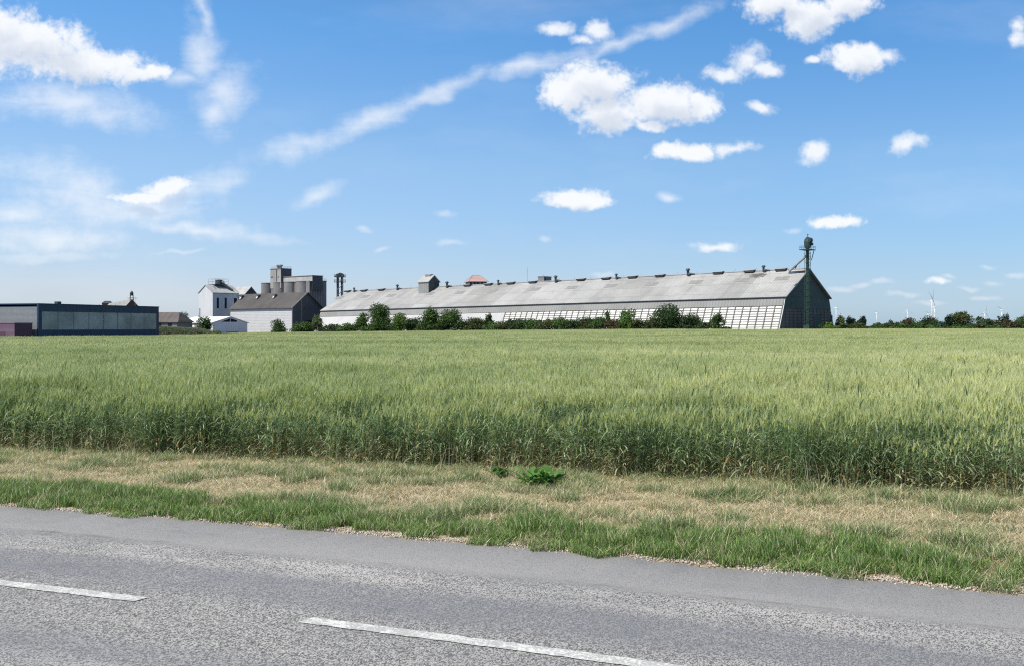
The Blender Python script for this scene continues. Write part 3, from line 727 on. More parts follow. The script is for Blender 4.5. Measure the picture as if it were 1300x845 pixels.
def make_trees():
    TR = 'trees in front of the long storage barn'
    T = lambda *a, **k: tree(*a, **k)
    T(234, 400, 397, 16, 'mid', 'round green tree peeping between the dark roofed house and white hut roof')
    T(259, 372, 402, 21, 'mid', 'bushy green tree standing against the white hut at its left wall', trunk=False)
    T(352, hedge_Y(352), 404, 20, 'mid', 'solitary rounded bush in front of the big white wall of the shed', 'shrub', 'shrub', trunk=False)
    T(384, hedge_Y(384), 406, 30, 'mid', 'broad low green bush in front of the shed gable', 'shrub', 'shrub', trunk=False)
    T(405, hedge_Y(405)+2, 398, 20, 'pale', 'airy pale green tree at the left end of the long barn', airy=.5, group=TR)
    T(459, hedge_Y(459), 397.5, 22, 'mid', 'rounded tree just left of the tallest tree before the barn', group=TR)
    T(484, hedge_Y(484), 385.5, 33, 'mid', 'tallest dark green tree left of centre in front of the barn', group=TR)
    T(509, hedge_Y(509), 397, 24, 'bright', 'bright green tree right of the tallest tree before the barn', group=TR)
    T(546, hedge_Y(546), 390, 27, 'mid', 'left one of two tall trees standing side by side below the roof head house', group=TR)
    T(571, hedge_Y(571), 391.5, 30, 'mid', 'right one of two tall trees standing side by side below the roof head house', group=TR, airy=.2)
    T(604, hedge_Y(604), 401, 32, 'olive', 'wide olive coloured tree where the white cladding nears the gridded wall', group=TR, trunk=False)
    T(620, hedge_Y(620)+3, 398, 12, 'dark', 'slim dark small tree rising behind the hedge below the red roof', group=TR)
    T(772, hedge_Y(772)+3, 391, 11, 'mid', 'thin airy sapling poking up out of the hedge before the gridded wall', group=TR, airy=.7)
    T(797, hedge_Y(797), 392, 27, 'bright', 'bright green conical tree right of the long hedge', group=TR)
    T(850, hedge_Y(850), 387, 46, 'dark', 'largest wide dark tree mass in front of the gridded wall', group=TR, trunk=False)
    T(875, hedge_Y(875), 397, 32, 'dark', 'lower dark shoulder tree on the right of the largest tree mass', group=TR, trunk=False)
    T(828, hedge_Y(828), 401, 22, 'olive', 'olive bush tucked against the left of the largest tree mass', group=TR, trunk=False)
    T(911, hedge_Y(911), 396, 19, 'mid', 'small green tree standing apart before the right end of the barn', group=TR, airy=.2)
    # hedge shrubs from left to right
    HD = 'shrubs of the hedge in front of the barn'
    hs = [(419,411,24,'dark'),(441,409.5,20,'mid'),(471,410,18,'mid'),(497,409,20,'dark'),(524,403,22,'dark'),(536,408,18,'olive'),(558,410,22,'dark'),(588,406,20,'dark'),
          (628,407,22,'mid'),(644,405,22,'olive'),(660,404.5,24,'dark'),(678,403,22,'mid'),(695,404.5,22,'olive'),(712,402,24,'mid'),(729,404,22,'dark'),(746,401,22,'olive'),(762,402.5,22,'mid'),(779,404,20,'brown'),(815,403,20,'olive'),(893,409,18,'dark'),(922,414,14,'mid')]
    cn = dict(dark='dark green', mid='green', olive='olive green', brown='brownish')
    for i, (px, tp, wp, c) in enumerate(hs):
        T(px, hedge_Y(px)-1, tp+.5, wp*1.4, c, f'{cn[c]} hedge shrub, {ORD[i]} from the left in the low hedge before the barn', 'shrub', 'shrub', HD, trunk=False)
    # far right tree line
    RT = 'trees and bushes along the field edge on the right'
    rt = [(1052,409,26,'bright','low bright green bush touching the right foot of the dark gable'),
          (1068,397.5,16,'pale','airy pale shrub just right of the dark gable'),(1079,402,12,'pine','small dark conifer near the dark gable'),
          (1095,401,12,'pine','dark pine with a narrow crown standing above the low bushes'),(1090,409,26,'olive','low olive bush below the narrow dark pine'),
          (1112,410,26,'mid','low green bush beneath the smallest left wind turbine'),(1124,406.5,10,'dark','tiny dark round tree right of the leftmost turbines'),
          (1134,404.5,16,'dark','dark round tree left of the reddish brown tree'),(1130,411,24,'olive','low olive bush in front of the dark round tree'),
          (1154,401.5,26,'brown','reddish brown bushy tree under a wind turbine'),(1145,410,20,'mid','green bush at the foot of the reddish brown tree'),
          (1178,401,27,'dark','dark green rounded tree at the foot of the two tall turbines'),(1166,409,22,'mid','green bush between the reddish brown tree and the dark rounded tree'),
          (1195,405.5,20,'dark','dark tree right of the two tall turbines'),(1206,399.5,13,'pine','narrow dark pine left of the widest olive tree'),
          (1219,396.5,36,'olive','widest olive brown tree in the right tree line'),(1246,401.5,22,'dark','dark rounded tree under the grey turbine'),
          (1240,409,20,'olive','low olive bush right of the widest olive tree'),(1260,404.5,18,'olive','small olive tree between the two rightmost turbines'),
          (1275,398.5,16,'pine','flat topped dark pine below the rightmost turbine'),(1282,406,26,'brown','brownish bush below the flat topped pine'),
          (1299,399.5,20,'mid','green tree cut by the right edge of the picture'),(1318,403,24,'dark','dark tree just beyond the right edge')]
    for (px, tp, wp, c, lb) in rt:
        Y = float(edge_y(px))+6+(12 if tp < 405 else 0)
        T(px, Y, tp, wp, c, lb, 'tree' if tp < 405 else 'shrub', 'tree' if tp < 405 else 'shrub', RT, trunk=(tp < 405 and wp < 20), airy=.35 if c == 'pale' else .1)
    for i, (px, tp, wp) in enumerate([(1104,413,24),(1185,412,26),(1210,412,26),(1228,411,24),(1256,412,24),(1294,411,24)]):
        T(px, float(edge_y(px))+4, tp, wp, 'mid', f'low green bush, {ORD[i]} from the left in the front row of the right tree line', 'shrub', 'shrub', 'low bushes at the foot of the right tree line', trunk=False)
    T(272, 345, 419.5, 26, 'bright', 'patch of low bright green scrub at the foot of the white hut', 'shrub', 'shrub', trunk=False)
make_trees()

# ------------------------------------------------------------------ building materials
M_fibre = mat('fibre_cement_roof', (.40,.395,.385), (.315,.31,.305), .85, .06, streak=.55, stripe=(1, 1.1, .4), spots=.14)
def sheet_age(m):
    N = NT(m.node_tree); b = N.n['Principled BSDF']; src = b.inputs['Base Color'].links[0].from_socket
    oc = N.node('ShaderNodeTexCoord').outputs['Object']; sp = N.node('ShaderNodeSeparateXYZ'); N.put(sp.inputs[0], oc)
    def cell(pitch, off):
        wn = N.node('ShaderNodeTexWhiteNoise', noise_dimensions='2D'); cb = N.node('ShaderNodeCombineXYZ')
        N.put(cb.inputs[0], N.m('FLOOR', N.m('DIVIDE', sp.outputs[1], pitch))); N.put(cb.inputs[1], N.m('FLOOR', N.m('DIVIDE', sp.outputs[2], off)))
        N.put(wn.inputs[0], cb.outputs[0]); return wn.outputs[0]
    f = N.m('ADD', N.m('MULTIPLY', cell(8.2, 40), .6), N.m('MULTIPLY', cell(3.3, 3.4), .4))
    jl = N.m('FRACT', N.m('DIVIDE', sp.outputs[2], 3.4)); c = N.mix(N.ramp(f, .1, .9), N.mix(1., src, (.86,.86,.85,1), 'MULTIPLY'), N.mix(1., src, (1.1,1.1,1.1,1), 'MULTIPLY'))
    c = N.mix(N.m('MULTIPLY', N.m('LESS_THAN', jl, .05), .35), c, (.16,.16,.155,1))
    N.put(b.inputs['Base Color'], c)
sheet_age(M_fibre)
M_white = mat('white_cladding', (.56,.555,.55), (.48,.48,.48), .75, .08, streak=.3, stripe=(1, 1.0, .25))
M_band = mat('grey_cladding_band', (.30,.30,.29), (.24,.24,.23), .8, .1, stripe=(1, 1.2, .5))
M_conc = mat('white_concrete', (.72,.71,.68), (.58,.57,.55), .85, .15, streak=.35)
M_rib = mat('dark_concrete_rib', (.20,.20,.19), None, .85, .3)  # darker concrete for the ribs and the inner shell
M_gclad = mat('dark_green_cladding', (.075,.092,.085), (.058,.072,.068), .6, .1, stripe=(0, .9, .5))
M_sgable = mat('slate_grey_cladding', (.115,.12,.125), (.09,.095,.10), .6, .1, stripe=(0, .9, .4))
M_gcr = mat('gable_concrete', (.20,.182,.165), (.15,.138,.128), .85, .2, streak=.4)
M_gclad2 = mat('dark_green_lower_cladding', (.06,.095,.08), (.05,.08,.07), .6, .1, stripe=(0, .9, .5))
M_gconc = mat('grey_concrete', (.25,.24,.24), (.18,.175,.175), .85, .12, streak=.5)
M_gconc2 = mat('weathered_silo_concrete', (.26,.25,.245), (.19,.185,.185), .85, .1, streak=.6, spots=.15)
M_dgrey = mat('dark_slate_roof', (.105,.097,.092), (.075,.07,.068), .85, .12, stripe=(1, .9, .2), spots=.25)
M_sky = mat('dirty_skylight', (.30,.295,.28), (.24,.235,.22), .5, .5)
M_dark = mat('dark_metal', (.04,.045,.05), (.07,.075,.08), .5, 1)
M_galv = mat('galvanised_steel', (.42,.43,.44), (.30,.31,.32), .45, 1, metal=.4)
M_green = mat('green_painted_steel', (.04,.075,.06), (.03,.06,.05), .5, 1)
M_open = mat('unlit_opening', (.015,.016,.018), None, .7, 1)
M_wwall = mat('white_rendered_wall', (.74,.75,.77), (.66,.67,.70), .8, .05, streak=.12)
M_panelw = mat('white_brick_wall', (.70,.70,.71), (.60,.605,.62), .8, .06, streak=.18)
M_blue = mat('navy_cladding', (.030,.062,.115), (.025,.05,.095), .5, .2, stripe=(0, .5, .15))
M_mauve = mat('mauve_cladding', (.19,.115,.165), (.165,.10,.145), .65, .3, stripe=(2, 1.6, .3))
M_tile = mat('pink_tiled_roof', (.52,.33,.30), (.42,.27,.25), .8, .2, stripe=(0, .8, .2))
M_brick = mat('brown_brick', (.16,.085,.06), (.11,.06,.045), .9, .6)
M_paint = mat('white_turbine_paint', (.80,.81,.83), (.78,.79,.81), .4, 1)
M_tgrey = mat('shaded_turbine_white', (.30,.33,.38), None, .4, 1)  # darker copy of the turbine white, shade of unlit blades in its colour

def grid_mat(name, c1, c2, bw, bh):
    m, N, b = new_mat(name)
    oc = N.node('ShaderNodeTexCoord').outputs['Object']
    q = N.node('ShaderNodeTexBrick'); sp = N.node('ShaderNodeSeparateXYZ'); N.put(sp.inputs[0], oc)
    cb = N.node('ShaderNodeCombineXYZ'); N.put(cb.inputs[0], N.m('ADD', sp.outputs[0], sp.outputs[1])); N.put(cb.inputs[1], sp.outputs[2])
    N.put(q.inputs['Vector'], cb.outputs[0]); q.inputs['Scale'].default_value = 1
    q.inputs['Brick Width'].default_value = bw; q.inputs['Row Height'].default_value = bh; q.inputs['Mortar Size'].default_value = .06
    q.inputs['Color1'].default_value = c4(c1); q.inputs['Color2'].default_value = c4(c2); q.inputs['Mortar'].default_value = c4(tuple(x*.55 for x in c1))
    n = N.noise(oc, .25, 6, .6)
    N.put(b.inputs['Base Color'], N.mix(N.ramp(n, .35, .7, 0, .3), q.outputs[0], c4(tuple(x*.7 for x in c1)))); b.inputs['Roughness'].default_value = .85
    return m
M_blocks = grid_mat('white_block_wall', (.60,.60,.60), (.55,.55,.555), 2.0, .8)
M_stone = grid_mat('grey_stone_cladding', (.27,.295,.31), (.22,.24,.255), .8, .3)

def glass_mat():
    m, N, b = new_mat('reflective_grey_glazing')
    oc = N.node('ShaderNodeTexCoord').outputs['Object']
    f = N.noise(oc, .12, 5, .6)
    N.put(b.inputs['Base Color'], N.mix(N.ramp(f, .35, .65), (.20,.215,.21,1), (.38,.395,.385,1)))
    b.inputs['Roughness'].default_value = .38; b.inputs['Specular IOR Level'].default_value = .7
    bn = N.node('ShaderNodeBump'); bn.inputs['Strength'].default_value = .15; bn.inputs['Distance'].default_value = .3
    N.put(bn.inputs['Height'], N.noise(oc, .35, 3, .5)); N.l.new(bn.outputs[0], b.inputs['Normal']); return m
M_glass = glass_mat()

# ------------------------------------------------------------------ long storage barn
def barn():
    Yn = 327.; Xn = at(988, Yn); L = 246.; tilt = -math.atan(2.2/L)
    e = empty('storage_barn', (Xn, Yn, -.25), TH, tilt)
    tag(e, 'very long grey roofed storage barn with sloping gridded white side wall and dark gable', 'barn')
    Wd = 45.; GR = 123.
    E = [(0,0),(4,8.7),(5.3,11.9),(22.5,21.6),(39.7,11.9),(41,8.7),(45,0)]
    # inner shell keeps the light out
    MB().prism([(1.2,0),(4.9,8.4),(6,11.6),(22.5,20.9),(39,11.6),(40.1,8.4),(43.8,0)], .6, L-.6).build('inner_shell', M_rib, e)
    # near sloping wall, gridded half: planks with dark gaps
    n = math.hypot(4, 8.7); ux, uz = 4/n, 8.7/n; nx_, nz_ = -uz, ux      # outward normal
    mb = MB(); rows = 10; pitch = n/rows
    bays = 42; bw = GR/bays
    rp = random.Random(4)
    for k in range(rows):
        a0 = k*pitch + .10; a1 = (k+1)*pitch - .10
        for j in range(bays):
            t0 = .22 + rp.uniform(-.03, .05)
            p = [(ux*a0+nx_*t0, uz*a0+nz_*t0), (ux*a1+nx_*t0*.3, uz*a1+nz_*t0*.3), (ux*a1-nx_*.1, uz*a1-nz_*.1), (ux*a0-nx_*.1, uz*a0-nz_*.1)]
            mb.prism(p, j*bw+.25, (j+1)*bw-.25)
    mb.build('panel_wall', M_conc, e)
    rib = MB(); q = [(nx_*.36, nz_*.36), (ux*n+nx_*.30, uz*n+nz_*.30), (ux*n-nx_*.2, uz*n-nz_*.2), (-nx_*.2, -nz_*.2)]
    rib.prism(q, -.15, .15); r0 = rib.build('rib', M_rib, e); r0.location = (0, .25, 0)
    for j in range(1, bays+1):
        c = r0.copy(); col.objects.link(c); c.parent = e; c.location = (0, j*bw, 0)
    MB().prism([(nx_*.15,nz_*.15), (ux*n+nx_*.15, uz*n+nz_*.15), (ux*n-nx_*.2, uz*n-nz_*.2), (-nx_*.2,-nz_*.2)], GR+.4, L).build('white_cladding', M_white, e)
    # band under the eaves, both sides
    MB().prism([(3.75,8.9),(5.0,12.0),(5.5,11.8),(4.3,8.7)], 0.03, L).build('eaves_band', M_band, e)
    MB().prism([(41.2,8.8),(40.0,12.0),(39.5,11.8),(40.7,8.7)], 0.03, L).build('eaves_band', M_band, e)
    MB().prism([(45,0),(41.1,8.7),(40.8,8.6),(44.7,-.05)], 0.03, L).build('far_wall', M_white, e)
    # roof slabs with overhang; the near slope in sheets of slightly different age
    def slab(xa, za, xb, zb, y0, y1, t=.22):
        return MB().prism([(xa,za),(xb,zb),(xb,zb-t),(xa,za-t)], y0, y1)
    slab(4.5, 11.9, 22.5, 21.95, -.8, L+.3).build('roof_slope', M_fibre, e)
    slab(22.52, 21.95, 40.5, 11.9, -.8, L+.3).build('roof_slope', M_fibre, e)
    MB().prism([(4.35,11.82),(4.6,11.82),(4.6,11.55),(4.35,11.55)], -.8, L+.3).build('gutter', M_dark, e)
    MB().prism([(22.0,21.85),(22.5,22.2),(23.0,21.85)], -.85, L+.3).build('ridge_cap', M_galv, e)
    # verge trim of the gable
    tr = MB()
    for (p0, p1) in (((4.5,11.75),(22.5,21.8)),((22.5,21.8),(40.5,11.75))):
        tr.bar((p0[0],-.86,p0[1]), (p1[0],-.86,p1[1]), .12, .35)
    tr.build('verge_trim', M_galv, e)
    eb = MB().bar((-.05,-.12,0), (4,-.12,8.7), .25, .35).bar((4,-.12,8.7), (5.2,-.12,11.9), .25, .3); eb.build('corner_post', M_conc, e)
    # gable
    MB().prism([(5.0,12.0),(22.5,21.7),(40.0,12.0)], -.02, .4).build('gable_cladding', M_gclad, e)
    MB().prism([(3.6,8.0),(5.0,11.98),(40.0,11.98),(41.4,8.0)], -.06, .4).build('lower_cladding', M_gclad2, e)
    g = MB()
    for k in range(8):
        z0 = k*1.0+.06; z1 = z0+.86; xa = z0*4/8.7+.3; xb = 45-xa
        g.box(xa, xb, .10, .4, z0, z1)
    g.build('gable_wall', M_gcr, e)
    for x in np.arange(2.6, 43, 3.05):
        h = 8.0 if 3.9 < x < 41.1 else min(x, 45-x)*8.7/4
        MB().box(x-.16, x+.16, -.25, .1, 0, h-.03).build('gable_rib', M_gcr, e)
    MB().box(20.6, 24.6, -.12, .09, 0, 4.6).build('door', M_open, e)
    MB().box(27.2, 33.2, -.35, .08, 0, 5.6).build('sliding_door', M_gclad2, e)
    # skylights
    s = (22.5-4.5); un = Vector((s, 0, 10.05)).normalized()
    fr = .66; xs_ = 4.5+s*fr; zs_ = 11.9+10.05*fr
    xw = Xn + BX[0]*xs_; yw = Yn + BX[1]*xs_
    sky0 = None
    for px in (993, 941.4, 883.6, 828, 776, 726, 679.5, 625, 584.4, 545.6, 496.6, 464, 431):
        t = along(xw, yw, px, AX)
        if sky0 is None:
            mb = MB(); h = 1.35; c = un; nn = Vector((-c.z, 0, c.x))
            P = [(-c*h+nn*.08), (c*h+nn*.08)]
            mb.prism([(P[0].x,P[0].z),(P[1].x,P[1].z),(P[1].x-nn.x*.1,P[1].z-nn.z*.1),(P[0].x-nn.x*.1,P[0].z-nn.z*.1)], -2.6, 2.6)
            sky0 = mb.build('skylight', M_sky, e); o = sky0
        else: o = sky0.copy(); col.objects.link(o); o.parent = e
        o.location = (xs_, t, zs_)
    # ridge vents
    xr, yr = Xn + BX[0]*22.2, Yn + BX[1]*22.2; v0 = None
    for px in (993, 953, 913.4, 839.4, 804.6, 771, 739, 678, 650, 621.6, 595, 485.6, 463.4, 442.4):
        t = along(xr, yr, px, AX)
        if v0 is None:
            mb = MB(); mb.prism([(-1.1,-.35),(-1.1,.28),(.9,.55),(.9,-.4)], -1.9, 1.9); v0 = mb.build('ridge_vent', M_dark, e)
            MB().prism([(-1.25,.33),(.95,.66),(.95,.56),(-1.25,.24)], -2.05, 2.05).build('vent_cover', M_fibre, v0); o = v0
        else:
            o = copy_tree(v0, e)
        o.location = (21.9, t, 21.9)
    # extraction fans and short chimneys on the ridge
    f0 = None
    for px, big in ((971,.8),(875,1),(784,.7),(707,1),(634,.7),(569,1),(506,.9),(451,.7)):
        t = along(xr, yr, px, AX)
        if f0 is None:
            mb = MB(); mb.tube((0,0,-.9), (0,0,1.1), .42, .42, 10)
            f0 = mb.build('roof_fan', M_dark, e)
            MB().lathe([(.75,1.12),(.8,1.25),(.5,1.7),(.1,1.8)], n=10).build('fan_cowl', M_dark, f0)
            MB().tube((0,0,.1), (.3,-2.4,-.3), .38, .3, 8).box(-.9,.5,-1.1,-.2,-.7,-.2).build('duct', M_dark, f0); o = f0
        else: o = copy_tree(f0, e)
        o.scale = (big+.15,)*3; o.location = (21.6, t, 22.1)
    # soot stain round the fan near the gable belongs to the roof: thin dirty lichen sheet
    m, N, b = new_mat('soot_stain'); oc = N.node('ShaderNodeTexCoord').outputs['Object']
    d = N.v('LENGTH', N.v('MULTIPLY', oc, (.30, .17, .30)))
    f = N.ramp(N.m('ADD', N.m('SUBTRACT', 1, d), N.m('MULTIPLY', N.m('SUBTRACT', N.noise(oc, 1.4, 6, .7), .5), 2.6)), .35, .75, 0, .75)
    tb = N.node('ShaderNodeBsdfTransparent'); mx = N.node('ShaderNodeMixShader')
    b.inputs['Base Color'].default_value = (.12,.105,.10,1); b.inputs['Roughness'].default_value = .9
    N.put(mx.inputs[0], f); N.l.new(tb.outputs[0], mx.inputs[1]); N.l.new(b.outputs[0], mx.inputs[2]); N.l.new(mx.outputs[0], N.n['Material Output'].inputs[0])
    t = along(xr, yr, 968, AX); mb = MB(); c = un; nn = Vector((-c.z, 0, c.x)); mb.poly([(-c*3.6+nn*.02)+Vector((0,-6,0)), (c*3.3+nn*.02)+Vector((0,-6,0)), (c*3.3+nn*.02)+Vector((0,6,0)), (-c*3.6+nn*.02)+Vector((0,6,0))])
    o = mb.build('roof_stain', m, e, fix=False); fr = .82; o.location = (4.5+s*fr, t, 11.9+10.05*fr)
    # thin lightning rods along the ridge
    for k in range(30):
        MB().bar((22.5, 3+k*8.2, 22.0), (22.5, 3+k*8.2, 23.0), .07).build('ridge_rod', M_galv, e)
    # head house on the ridge
    xh, yh = Xn + BX[0]*17.0, Yn + BX[1]*17.0
    t = along(xh, yh, 544.4, AX); hl = along(xh+AX[0]*t, yh+AX[1]*t, 531.5, AX)
    hw = along(xh+AX[0]*t, yh+AX[1]*t, 558, BX)
    hh = MB(); z0, z1, z2 = 17.6, 24.3, 27.0
    hh.prism([(0,z0),(0,z1),(hw/2,z2),(hw,z1),(hw,z0)], 0, hl); h = hh.build('head_house', M_band, e); h.location = (17, t, 0)
    MB().prism([(-.4,z1-.1),(hw/2,z2+.3),(hw/2,z2+.05),(-.4,z1-.35)], -.5, hl+.5).prism([(hw+.4,z1-.1),(hw/2+.01,z2+.3),(hw/2+.01,z2+.05),(hw+.4,z1-.35)], -.5, hl+.5).build('head_house_roof', M_fibre, h)
    MB().box(hw/2-.9, hw/2+.9, hl*.2, hl*.75, z2+.1, z2+.8).build('roof_vent', M_galv, h)
    MB().prism([(.1,z0),(.1,z1-.3),(hw/2,z2-.2),(hw-.1,z1-.3),(hw-.1,z0)], -.08, -.01).build('shade_painted_end', M_gclad, h)  # unlit end of the head house, its shade given by a darker sheet
    MB().box(hw*.62, hw*.68, -.12, -.085, z1-1.6, z1-.4).build('window', M_open, h)
    # thin aerial on the ridge
    return e
barn()

# ------------------------------------------------------------------ bucket elevators
def rail(mb, x0, x1, y0, y1, z, h=1.1, s=.06):
    for zz in (z+h*.5, z+h):
        for a, b in (((x0,y0),(x1,y0)),((x1,y0),(x1,y1)),((x1,y1),(x0,y1)),((x0,y1),(x0,y0))): mb.bar((*a,zz),(*b,zz), s)
    for x in np.linspace(x0, x1, 4):
        for y in (y0, y1): mb.bar((x,y,z),(x,y,z+h), s)
    return mb
def green_elevator():
    Y = 334.; X = at(1025.3, Y); e = empty('grain_elevator', (X, Y, 0), TH)
    tag(e, 'tall slim dark green grain elevator tower in front of the dark gable', 'grain elevator')
    z = lambda py: zat(py, Y)
    top = z(306)
    MB().box(-.62,-.08,-.3,.3,0,top-1.2).box(.08,.62,-.3,.3,0,top-1.2).build('leg_casing', M_green, e)
    fr = MB()
    for sx in (-.8, .8):
        for sy in (-.65, .65): fr.bar((sx,sy,0),(sx,sy,z(320)), .10)
    for k, zz in enumerate(np.arange(1, z(320), 2.2)):
        for sy in (-.65, .65): fr.bar((-.8,sy,zz),(.8,sy,zz), .1)
        for sx in (-.8, .8): fr.bar((sx,-.65,zz),(sx,.65,zz), .1)
        fr.bar((-.8,-.65,zz),(.8,-.65,min(zz+2.2, z(320))), .08)
    fr.build('frame', M_green, e)
    zp = z(317)
    pf = MB().box(-2.6,2.4,-1.8,1.8,zp-.25,zp)
    for s in (-1, 1): pf.bar((1.0*s,-.9,zp-3.6),(2.3*s,-1.2,zp-.3), .18)
    p = pf.build('platform', M_green, e); rail(MB(), -2.6, 2.4, -1.8, 1.8, zp).build('railing', M_green, p)
    hd = MB().lathe([(1.0,zp+.5),(1.15,zp+1.5),(1.2,zp+2.6),(1.0,zp+3.4),(.5,zp+4.1),(.15,zp+4.3)], n=12); hd.build('elevator_head', M_green, e)
    MB().tube((.9,-.6,zp+3.1),(-.9,-.6,zp+3.1), .9, .9, 12).tube((.3,-1.7,zp+1.8),(.3,-.9,zp+1.8), .5, .5, 10).build('drive_motor', M_dark, e)
    MB().bar((-.6,0,zp+5.1),(.9,0,zp+5.1), .14).bar((0,0,zp+4.2),(0,0,zp+5.15), .12).build('hoist_arm', M_green, e)
    MB().tube((-.4,.3,z(325)),(-5.0+.8,4.6,z(344.5)), .42, .42, 8).build('spout', M_galv, e)
    MB().tube((-2.2,2.4,z(334)),(-2.2,3.4,z(341)), .2, .2, 6).build('spout_brace', M_galv, e)
    MB().bar((-4.6,4.6,z(346.8)),(1.2,.8+.6,z(344.6)), .5, .8).build('roof_conveyor', M_galv, e)
    ld = MB()
    for s in (-.25, .25): ld.bar((-1.6, s, 3), (-1.6, s, zp), .06)
    for zz in np.arange(3, zp, .6): ld.bar((-1.6,-.25,zz),(-1.6,.25,zz), .05)
    for zz in np.arange(6, zp, 2.5):
        for a, b in (((-1.6,-.45),(-2.3,-.45)),((-2.3,-.45),(-2.3,.45)),((-2.3,.45),(-1.6,.45))): ld.bar((*a,zz),(*b,zz), .05)
    ld.build('ladder', M_green, e)
    MB().box(-1.1,1.1,-1.0,1.0,-.2,2.2).build('boot_housing', M_green, e)
green_elevator()

def left_elevator():
    Y = 520.; X = at(431.5, Y); e = empty('grain_elevator', (X, Y, float(gz(X, Y))), .1)
    tag(e, 'short blackish elevator tower with rounded head behind the barn roof left end', 'grain elevator')
    z = lambda py: zat(py, Y)-float(gz(X, Y))
    MB().box(-1.45,-.5,-.5,.5,0,z(350)).box(.5,1.4,-.5,.5,0,z(350)).build('leg_casing', M_dark, e)
    fr = MB()
    for sx in (-1.6, 1.6):
        for sy in (-1.1, 1.1): fr.bar((sx,sy,0),(sx,sy,z(350)), .2)
    for zz in np.arange(4, z(350), 3):
        for sy in (-1.1, 1.1): fr.bar((-1.6,sy,zz),(1.6,sy,min(zz+3, z(350))), .16)
    fr.build('frame', M_galv, e)
    for py in (351.5, 358):
        zz = z(py); p = MB().box(-2.9,2.9,-1.6,1.6,zz-.3,zz).build('platform', M_dark, e)
        rail(MB(), -2.9, 2.9, -1.6, 1.6, zz, 1.1, .08).build('railing', M_dark, p)
    MB().tube((-1.0,-1.1,z(350.2)),(-1.0,1.1,z(350.2)), 1.05, 1.05, 12).tube((1.0,-1.0,z(350.0)),(1.0,1.0,z(350.0)), 1.15, 1.15, 12).box(-2.4,2.3,-1.0,1.0,z(351.4),z(350)).tube((.1,-.8,z(348.8)),(.1,.8,z(348.8)), .95, .95, 10).build('elevator_head', M_dark, e)
left_elevator()

def simple_mast():
    Y = 450.; X = at(669.5, Y); e = empty('radio_mast', (X, Y, float(gz(X,Y)))); tag(e, 'hair thin aerial mast rising behind the barn ridge left of the concrete block', 'mast')
    h = zat(339, Y)-float(gz(X, Y))
    MB().tube((0,0,0),(0,0,h), .11, .05, 6).build('pole', M_galv, e)
    MB().bar((-.5,0,h-3.2),(.5,0,h-3.2), .06).bar((-.35,0,h-2.2),(.35,0,h-2.2), .06).build('antenna', M_galv, e)
simple_mast()
def hip_tower():
    Y = 455.; px0, px1 = 591.5, 617.5; X = at((px0+px1)/2, Y); g0 = float(gz(X, Y)); e = empty('mill_building', (X, Y, g0), R(12))
    tag(e, 'building behind the barn ridge showing only its pinkish hipped roof', 'building')
    wd = 25/F*Y; z = lambda py: zat(py, Y)-g0; h = wd/2*.95; D = 6.
    MB().box(-h*.93, h*.93, -D*.9, D*.9, 0, z(358.6)).build('wall', M_gconc, e)
    mb = MB(); ze, zr = z(358.4), z(350.2); q = h*.42
    mb.v = [(-h-.3,-D-.3,ze),(h+.3,-D-.3,ze),(h+.3,D+.3,ze),(-h-.3,D+.3,ze),(-q,0,zr),(q,0,zr)]
    mb.f = [(0,1,5,4),(1,2,5),(2,3,4,5),(3,0,4),(3,2,1,0)]
    mb.build('roof', M_tile, e)
    for i in range(5): MB().box(-h*.8+i*h*.4-.5, -h*.8+i*h*.4+.5, -D*.9-.04, -D*.9, z(361.5), z(359.3)).build('window', M_open, e)
    hp = MB()
    for a, b in ((0,4),(3,4),(1,5),(2,5),(4,5)): hp.bar(mb.v[a], mb.v[b], .22)
    hp.build('ridge_tiles', M_galv, e)
hip_tower()
def concrete_block():
    Y = 440.; X = at(690.5, Y); g0 = float(gz(X, Y)); e = empty('concrete_tower', (X, Y, g0), TH); z = lambda py: zat(py, Y)-g0
    tag(e, 'plain concrete tower top showing above the barn ridge right of the thin mast', 'tower')
    xw = along(X, Y, 700, BX); yl = along(X, Y, 683, AX)
    MB().box(0, xw, 0, yl, 0, z(351.6)).build('wall', M_gconc2, e)
    MB().box(-.2, xw+.2, -.2, yl+.2, z(351.58), z(351)).build('roof_slab', M_gconc, e)
    MB().box(.6, 1.2, -.05, 0, z(356), z(353)).build('window', M_open, e)
    MB().tube((xw*.3, yl*.5, z(351)), (xw*.3, yl*.5, z(348.4)), .1, .06, 5).build('aerial', M_galv, e)
concrete_block()

